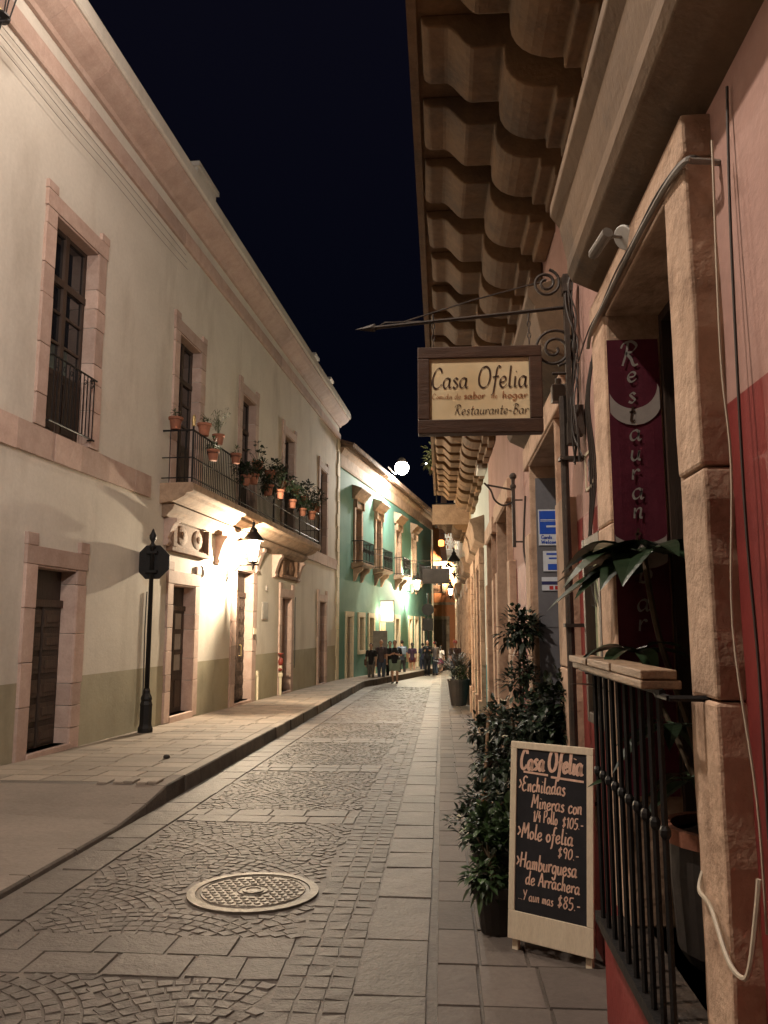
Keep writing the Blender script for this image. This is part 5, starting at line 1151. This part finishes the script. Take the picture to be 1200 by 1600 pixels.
# big-leaved plant in the window
t = thing('rubber_plant', 'tall big-leaved plant leaning out of the restaurant window over the railing', 'potted plant', (1.0, 3.02, .455), 0)
m = MB(); m.lathe((0, 0, 0), [(.16, 0), (.19, .05), (.205, .3), (.2, .42)], 20); m.build('pot', mBlackPot, t); m = MB(); m.lathe((0, 0, 0), [(.2, .40), (.225, .405), (.225, .455), (.195, .455), (.19, .42)], 24); m.build('pot_rim', mTerra, t); soil(t, .19, .43)
m = MB(); m.tube(smooth_path([(0, 0, .25), (-.08, .05, .7), (-.18, .1, 1.1), (-.22, .12, 1.42)]), .012, 6); m.tube(smooth_path([(.02, 0, .25), (-.1, .02, .6), (-.24, .16, 1.02)]), .010, 6); m.build('stem', mStem, t)
m = MB()
def whorl(c, n, L, w, el0, el1, a0=0, a1=6.283):
    for k in range(n):
        a = a0+(a1-a0)*(k+random.uniform(-.25, .25))/n; el = random.uniform(el0, el1); d = Vector((math.cos(a)*math.cos(el), math.sin(a)*math.cos(el), math.sin(el)))
        m.tube([c, Vector(c)+d*.05], .004, 4); m.leaf(Vector(c)+d*.05, d, L*random.uniform(.8, 1.15), w*random.uniform(.85, 1.15), random.uniform(.25, .6), seg=7, fold=.3)
whorl((-.22, .12, 1.43), 13, .31, .135, -.05, .35); whorl((-.23, .14, 1.40), 7, .30, .125, -.3, .1, 1.5, 4.5)
whorl((-.25, .18, 1.06), 8, .2, .08, -.1, .5); whorl((-.16, .02, .8), 7, .22, .07, -.4, .2); whorl((-.1, 0, .62), 7, .22, .07, -.4, .3)
for (p, d, L, w) in (((-0.31, .42, .88), (-.8, .7, .35), .2, .05), ((-0.29, .1, .75), (-.2, .1, -1), .2, .055), ((-0.32, .3, .55), (-.6, -.3, .05), .14, .045), ((-0.28, .0, 1.0), (.2, -.3, -1), .08, .03)): m.leaf(p, d, L, w, .2, seg=6)
m.build('leaf', mBigLeaf, t, recalc=False)
# flowerpots on the townhouse balcony and on the far balcony
POTS = [(13.83, .22, 5.14, 's'), (14.35, .57, 5.14, 's'), (14.62, .66, 4.72, 'b'), (15.15, .57, 5.14, 't'), (16.0, .66, 4.95, 's'), (16.7, .66, 4.62, 'd'), (17.3, .66, 4.75, 'd'), (17.9, .57, 5.14, 'r'), (18.5, .66, 4.7, 'd'), (19.0, .57, 5.14, 'd'), (19.6, .66, 4.8, 'r'), (20.2, .57, 5.14, 'd'), (20.9, .66, 4.75, 'd'), (21.5, .57, 5.14, 'r'), (22.1, .66, 4.7, 'd'), (22.7, .57, 5.14, 'd'), (23.3, .66, 4.75, 'r'), (23.9, .57, 5.14, 'd'), (24.5, .57, 5.14, 'r')]
ordn = 'first second third fourth fifth sixth seventh eighth ninth tenth eleventh twelfth thirteenth fourteenth fifteenth sixteenth seventeenth eighteenth nineteenth'.split()
kindn = {'s': 'a small seedling', 'b': 'a small bushy plant', 't': 'a tall airy plant', 'd': 'a dark leafy plant', 'r': 'a round-leaved geranium'}
for i, (u, d, z, k) in enumerate(POTS):
    p = L3(u, d, z); hang = z < 5.1
    t = thing('flowerpot', f'terracotta pot with {kindn[k]}, {ordn[i]} from the near end of the flower balcony', 'flowerpot', p, random.uniform(0, 6), 'terracotta pots on the flower balcony')
    s_ = random.uniform(.9, 1.15); m = MB(); potm(m, .115*s_, .22*s_); 
    m.build('pot', mTerra, t); soil(t, .105*s_, .2*s_)
    m = MB(); h = .2*s_
    if k == 's': bush(m, (0, 0, h+.07), (.07, .07, .09), 40, .07, .03, 3)
    elif k == 'b': bush(m, (0, 0, h+.13), (.14, .14, .14), 130, .09, .035, 5)
    elif k == 't':
        for q in range(16):
            e = Vector((random.gauss(0, .16), random.gauss(0, .16), h+random.uniform(.2, .62))); m.tube(smooth_path([(0, 0, h), (e.x*.3, e.y*.3, h+.2), tuple(e)], 4), .0035, 4)
            for f in range(12): m.leaf(Vector((0, 0, h)).lerp(e, random.uniform(.45, 1))+Vector([random.gauss(0, .02) for _ in range(3)]), rdir(-.4), .08, .014, .3)
    elif k == 'd': bush(m, (0, 0, h+.12), (.26, .22, .26), 320, .11, .045, 7)
    else:
        for q in range(14):
            e = Vector((random.gauss(0, .14), random.gauss(0, .14), h+random.uniform(.12, .42))); m.tube([(0, 0, h), (e.x*.5, e.y*.5, h+.1), tuple(e)], .004, 4)
            m.leaf(e, rdir(-.1), .1, .1, .1); m.leaf(e, rdir(-.1), .09, .09, .1)
    m.build('plant', {'s': mLeafM, 'b': mLeafM, 't': mLeafP}.get(k, mLeafD), t, recalc=False)
    if hang:
        m = MB(); m.tube([(.118*s_*math.cos(q/14*6.283), .118*s_*math.sin(q/14*6.283), .15*s_) for q in range(15)], .006, 4); m.build('ring_holder', mIron, t)
for i, (x, y) in enumerate(((-.02, 17.8), (.02, 18.5))):
    t = thing('planter', ['wild leafy plant at the outer corner of the right balcony above the hanging sign', 'second leafy plant further back on the right balcony edge'][i], 'potted plant', (x, y, 4.92), 0, 'plants on the right balcony')
    m = MB(); potm(m, .16, .26); m.build('pot', mTerra, t); m = MB(); bush(m, (-.08, 0, .45), (.3, .3, .28), 260, .12, .06, 7); m.build('foliage', mLeafP, t, recalc=False)

wall_lantern('wall_lantern', 'added lantern brightening the orange house wall closing the street', (Vector((.55, 62, 5.6)), math.pi), .7, 0, 4500, 'wall lanterns', light=(1, .8, .5), sc=1.3)  # added lantern, tucked behind the balcony, to brighten this far wall
t = thing('vertical_flag', 'long dark flag hanging upright beside the bright white balcony far down the street', 'flag', (.12, 32.6, 0))
m = MB()
for k in range(12):
    z0, z1 = 4.3+2.9*k/12, 4.3+2.9*(k+1)/12; f = lambda z: .05*math.sin(z*2)
    m.quad((-.14+f(z0), f(z0), z0), (.1+f(z0), 0, z0), (.1+f(z1), 0, z1), (-.14+f(z1), f(z1), z1), 0, 0)
m.build('cloth', mSignFrame, t, smooth=True); m = MB(); m.tube([(.66, 0, 7.22), (-.2, 0, 7.25)], .025, 6); m.build('pole', mIron, t)
t = thing('orange_lamp', 'small glowing orange lamp beside the dark flag far down the street', 'lamp', (.02, 32.2, 4.95))
m = MB(); m.lathe((0, 0, 0), [(.06, -.12), (.11, -.1), (.12, .1), (.07, .14)], 10); m.build('shade', mOrangeEm, t); m = MB(); m.tube([(0, 0, .14), (0, 0, .4), (.76, 0, .45)], .012, 5); m.build('bracket', mIron, t)

for k in range(3):
    m = MB(); m.tube(smooth_path([(u, .035+.02*k, 8.82-.16*k-.015*math.sin(u*1.9+k)) for u in (2.5, 4, 5.5, 7, 8.5, 10, 11.5, 13, 14.5)], 4), .0055, 5)
    tag(m.build('cable', mCable, None, (-5.75, 0, 0), rot=(0, 0, az)) if False else m.build('cable', mGreyBox, None), ['uppermost of three thin cables strung under the cream townhouse cornice', 'middle one of three thin cables strung under the cream townhouse cornice', 'lowest of three thin cables strung under the cream townhouse cornice'][k], 'cable')
    for v in (o for o in [COL.objects[-1]]): v.location = (-5.75, 0, 0); v.rotation_euler = (0, 0, math.atan2(1, .055)); v.scale = (1, -1, 1)
# ================================================================== PEOPLE
def person(label, loc, face, h=1.7, top=(.03, .03, .035), bottom=(.03, .035, .05), legs='trousers', hair=(.02, .015, .012), hairlen='short', pose='walk', stride=.16,
           cap=None, bald=False, wide=1.0, sleeve='short', extra=None, shoe=(.03, .025, .025)):
    k = h/1.74; t = thing('person', label, 'person', loc, face, 'people strolling down the street'); t.scale = (k, k, k)
    V = Vector; L = lambda p: V(p); s = stride; w = wide
    sk = MB()
    hipz, kneez, ankz = .90, .49, .09
    J = {}
    for sd, f in ((-1, s), (1, -s)):
        hip = V((sd*.085*w, 0, hipz)); ank = V((sd*.09, f*1.0 if pose == 'walk' else sd*.02, ankz+(.05 if f < 0 and pose == 'walk' else 0)))
        knee = hip.lerp(ank, .5)+V((0, .035+(.03 if f < 0 else .01), 0)); J[sd] = (hip, knee, ank)
        sk.tube([hip+V((0, 0, .02)), hip.lerp(knee, .4), knee, knee.lerp(ank, .3), ank.lerp(knee, .25), ank, ank+V((0, 0, -.04))], [(.085*w, .09*w), (.075*w, .08*w), .052, (.052, .056), .036, .034, .04], 12)
        sk.tube([ank+V((0, -.055, -.045)), ank+V((0, .0, -.04)), ank+V((0, .09, -.06)), ank+V((0, .16, -.07))], [.03, .04, (.042, .028), (.03, .018)], 10)
    sk.tube([V((0, 0, .84)), V((0, 0, .95)), V((0, -.01, 1.08)), V((0, 0, 1.24)), V((0, 0, 1.36)), V((0, -.01, 1.43)), V((0, 0, 1.46))], [(.13*w, .09*w), (.155*w, .11*w), (.135*w, .10*w), (.165*w, .115*w), (.17, .1), (.11, .07), (.06, .055)], 16)
    sk.tube([V((0, -.01, 1.42)), V((0, .0, 1.5)), V((0, .01, 1.55))], [.058, .05, .05], 12)
    hd = V((0, .025, 1.635)); sk.ball(hd, (.072, .092, .108), 16); sk.ball(hd+V((0, .035, -.06)), (.05, .05, .05), 10)
    sk.tube([hd+V((0, .085, .02)), hd+V((0, .104, -.02)), hd+V((0, .085, -.03))], [.008, .014, .01], 6)
    for sd in (-1, 1): sk.ball(hd+V((sd*.074, -.005, -.005)), (.012, .022, .03), 6)
    sk.ball(hd+V((0, .086, -.056)), (.024, .01, .009), 6)
    sh = {}
    for sd in (-1, 1):
        S0 = V((sd*.17*max(1, w*.97), 0, 1.40))
        if pose == 'cross': E0 = S0+V((sd*.07, .04, -.27)); H0 = E0+V((-sd*.22, .2, .07))
        elif pose == 'front': E0 = S0+V((sd*.05, .03, -.28)); H0 = E0+V((-sd*.08, .22, .1))
        else:
            a = -sd*.5*(s/.16)*.5; E0 = S0+V((sd*.05, a*.12-.02, -.29)); H0 = E0+V((sd*.01, .06+a*.16, -.24))
        sh[sd] = (S0, E0, H0); dirv = (H0-E0).normalized()
        sk.tube([S0+V((-sd*.05, 0, .0)), S0, S0.lerp(E0, .5), E0, E0.lerp(H0, .3), E0.lerp(H0, .85), H0], [.055, .055, .046, .038, .04, .028, .026], 10)
        # palm and five unequal fingers, slightly curled
        side = dirv.cross(V((0, 1, 0))).normalized() if abs(dirv.y) < .9 else V((1, 0, 0)); pal = dirv.cross(side).normalized(); P1 = H0+dirv*.085
        sk.tube([H0, H0+dirv*.04, P1], [(.022, .02), (.036, .018), (.034, .015)], 8)
        for q, ln_ in enumerate((.062, .075, .07, .055)):
            b = P1+pal*0+side*((q-1.5)*.018); sk.tube([b-dirv*.01, b+dirv*ln_*.5, b+dirv*ln_+V((0, .012, 0))], [.0095, .009, .008], 6)
        b = H0+dirv*.03+side*.03; sk.tube([b, b+side*.025+dirv*.025, b+side*.03+dirv*.055], [.012, .011, .009], 6)
    def rm(o, v, sm_=True):
        r = o.modifiers.new('remesh', 'REMESH'); r.mode = 'VOXEL'; r.voxel_size = v; r.use_smooth_shade = True
        sm2 = o.modifiers.new('smooth', 'SMOOTH'); sm2.factor = .5; sm2.iterations = 3
    body = sk.build('body', mSkin, t); rm(body, .0085)
    m = MB(); hem = .82 if legs != 'skirt' else .9
    m.tube([V((0, 0, hem)), V((0, 0, .95)), V((0, -.01, 1.08)), V((0, 0, 1.24)), V((0, 0, 1.36)), V((0, -.005, 1.435)), V((0, 0, 1.465))], [(.165*w, .12*w), (.172*w, .128*w), (.155*w, .125*w), (.185*w, .135*w), (.19, .118), (.12, .085), (.075, .066)], 18)
    for sd in (-1, 1):
        S0, E0, H0 = sh[sd]; pts = [S0+V((-sd*.06, 0, .0)), S0, S0.lerp(E0, .5), S0.lerp(E0, .8)]; rr = [.07, .07, .064, .062]
        if sleeve == 'long': pts += [E0, E0.lerp(H0, .5), E0.lerp(H0, .95)]; rr[3:] = [.058, .054, .05, .04]
        m.tube(pts, rr, 10)
    o = m.build('shirt', cloth('shirt_fabric', top), t); rm(o, .013)
    if extra == 'stripe':
        m = MB(); m.tube([V((0, 0, 1.22)), V((0, 0, 1.3)), V((0, -.003, 1.4))], [(.192*w, .142*w), (.198, .135), (.15, .1)], 18); o = m.build('shirt_yoke', cloth('red_fabric', (.2, .03, .04)), t); rm(o, .013)
    m = MB()
    for sd in (-1, 1):
        hip, knee, ank = J[sd]
        if legs == 'trousers': m.tube([hip+V((0, 0, .06)), hip.lerp(knee, .4), knee, knee.lerp(ank, .5), ank+V((0, 0, -.01))], [(.1*w, .108*w), (.092*w, .098*w), .072, .066, .062], 12)
        elif legs == 'shorts': m.tube([hip+V((0, 0, .06)), hip.lerp(knee, .4), knee+V((0, 0, .02))], [(.105*w, .115*w), (.108*w, .115*w), .1*w], 12)
        elif legs == 'hotpants': m.tube([hip+V((0, 0, .06)), hip.lerp(knee, .25), hip.lerp(knee, .5)], [(.102*w, .11*w), (.1*w, .105*w), .09*w], 12)
    if legs == 'skirt': m.tube([V((0, 0, .95)), V((0, 0, .8)), V((0, 0, .56))], [(.16, .12), (.2, .15), (.24, .2)], 16)
    m.tube([V((0, 0, .8)), V((0, 0, .9)), V((0, 0, .99))], [(.14*w, .1*w), (.168*w, .122*w), (.155*w, .115*w)], 14)
    o = m.build('shorts' if legs in ('shorts', 'hotpants') else ('skirt' if legs == 'skirt' else 'trousers'), cloth('legwear_fabric', bottom), t); rm(o, .012)
    for sd in (-1, 1):
        a = J[sd][2]; m = MB(); m.tube([a+V((0, -.065, -.05)), a+V((0, 0, -.045)), a+V((0, .09, -.06)), a+V((0, .175, -.07))], [(.036, .036), (.046, .044), (.048, .03), (.034, .02)], 10); m.build('shoe', cloth('shoe_leather', shoe), t, smooth=True)
    if not bald:
        m = MB(); m.ball(hd+V((0, -.022, .028)), (.085, .093, .098), 14)
        if hairlen == 'long': m.tube([hd+V((0, -.05, .03)), hd+V((0, -.085, -.1)), hd+V((0, -.085, -.24)), hd+V((0, -.08, -.32))], [(.082, .06), (.085, .05), (.075, .04), (.04, .025)], 10)
        elif hairlen == 'tied': m.ball(hd+V((0, -.11, .06)), .045, 8)
        m.build('hair', cloth('hair_strands', hair), t, smooth=True)
    if cap:
        m = MB(); m.ball(hd+V((0, -.005, .04)), (.09, .105, .085), 14); m.tube([hd+V((0, .06, .045)), hd+V((0, .13, .035)), hd+V((0, .165, .025))], [(.075, .01), (.07, .009), (.04, .007)], 10); m.build('cap', cloth('cap_fabric', cap), t, smooth=True)
    m = MB()
    for sd in (-1, 1): m.ball(hd+V((sd*.028, .083, .012)), (.011, .008, .007), 6)
    m.build('eyes', mIron, t)
    if extra == 'bag':
        m = MB(); m.box(-.14, .14, -.26, -.12, 1.08, 1.42); m.build('rucksack', cloth('rucksack_fabric', (.28, .36, .48)), t, bevel=.03)
    if extra == 'shoulderbag':
        m = MB(); m.box(.2, .3, -.12, .12, .8, 1.05); m.tube([(.22, 0, 1.05), (.1, .12, 1.42), (0, .1, 1.46)], .01, 5); m.build('bag', cloth('bag_leather', (.1, .06, .04)), t, bevel=.02)
    return t
PI = math.pi
def at(x, Y): return ((x-690)/1250*Y*1.01, Y, zr(Y)+.0)
person('woman in black top and grey trousers, leftmost of the walkers by the kerb', at(582, 33.4), PI, 1.62, (.012, .012, .014), (.12, .11, .1), hairlen='long', stride=.14, extra='shoulderbag')
person('bald man in grey brown shirt and blue jeans walking beside the woman in black', at(597.5, 34), PI+.1, 1.78, (.085, .065, .07), (.07, .09, .13), bald=True, stride=-.18, wide=1.05, shoe=(.3, .28, .26))
person('person in light grey clothes half hidden behind the bald man', at(605, 36), PI, 1.62, (.3, .24, .22), (.22, .22, .24), hairlen='long')
person('dark haired man in black standing just behind the man in pale green shorts', at(611, 35.5), PI+.1, 1.72, (.015, .015, .018), (.025, .025, .028), stride=.12)
person('broad man in pale green knee shorts and black and red tee with folded arms', at(618.5, 33.6), PI-.1, 1.74, (.016, .018, .022), (.24, .32, .24), legs='shorts', hair=(.1, .07, .05), pose='cross', wide=1.28, extra='stripe', stride=.15)
person('man with a pale blue rucksack seen from behind by the green wall', at(629.5, 39.5), .25, 1.78, (.1, .13, .2), (.05, .05, .06), extra='bag', stride=.18)
person('long haired woman in dark purple top and short red shorts seen from behind', at(645, 42), .0, 1.66, (.045, .022, .05), (.16, .035, .035), legs='hotpants', hairlen='long', stride=.1)
person('person in dark blue clothes standing left of the man in black', at(661, 43.6), .2, 1.65, (.03, .035, .06), (.04, .05, .085), pose='stand', stride=.05)
person('tall man all in black standing before the far traffic sign post', at(668, 42.2), PI, 1.8, (.008, .008, .01), (.01, .01, .012), sleeve='long', pose='front', stride=.03)
person('stooped person in red cap, grey jacket and jeans near the far end', at(680, 42.6), .5, 1.72, (.13, .11, .1), (.07, .1, .15), cap=(.45, .03, .035), sleeve='long', pose='front', stride=.06)
person('child in white top and magenta skirt beyond the red capped person', at(688.5, 46.5), -.3, 1.5, (.5, .45, .42), (.26, .06, .12), legs='skirt', hairlen='long', stride=.08)
person('person in pink cap mostly hidden behind the potted palm', (.5, 30.5, zp(30.5)), PI, 1.68, (.1, .06, .05), (.05, .05, .07), cap=(.55, .14, .12), stride=.05)
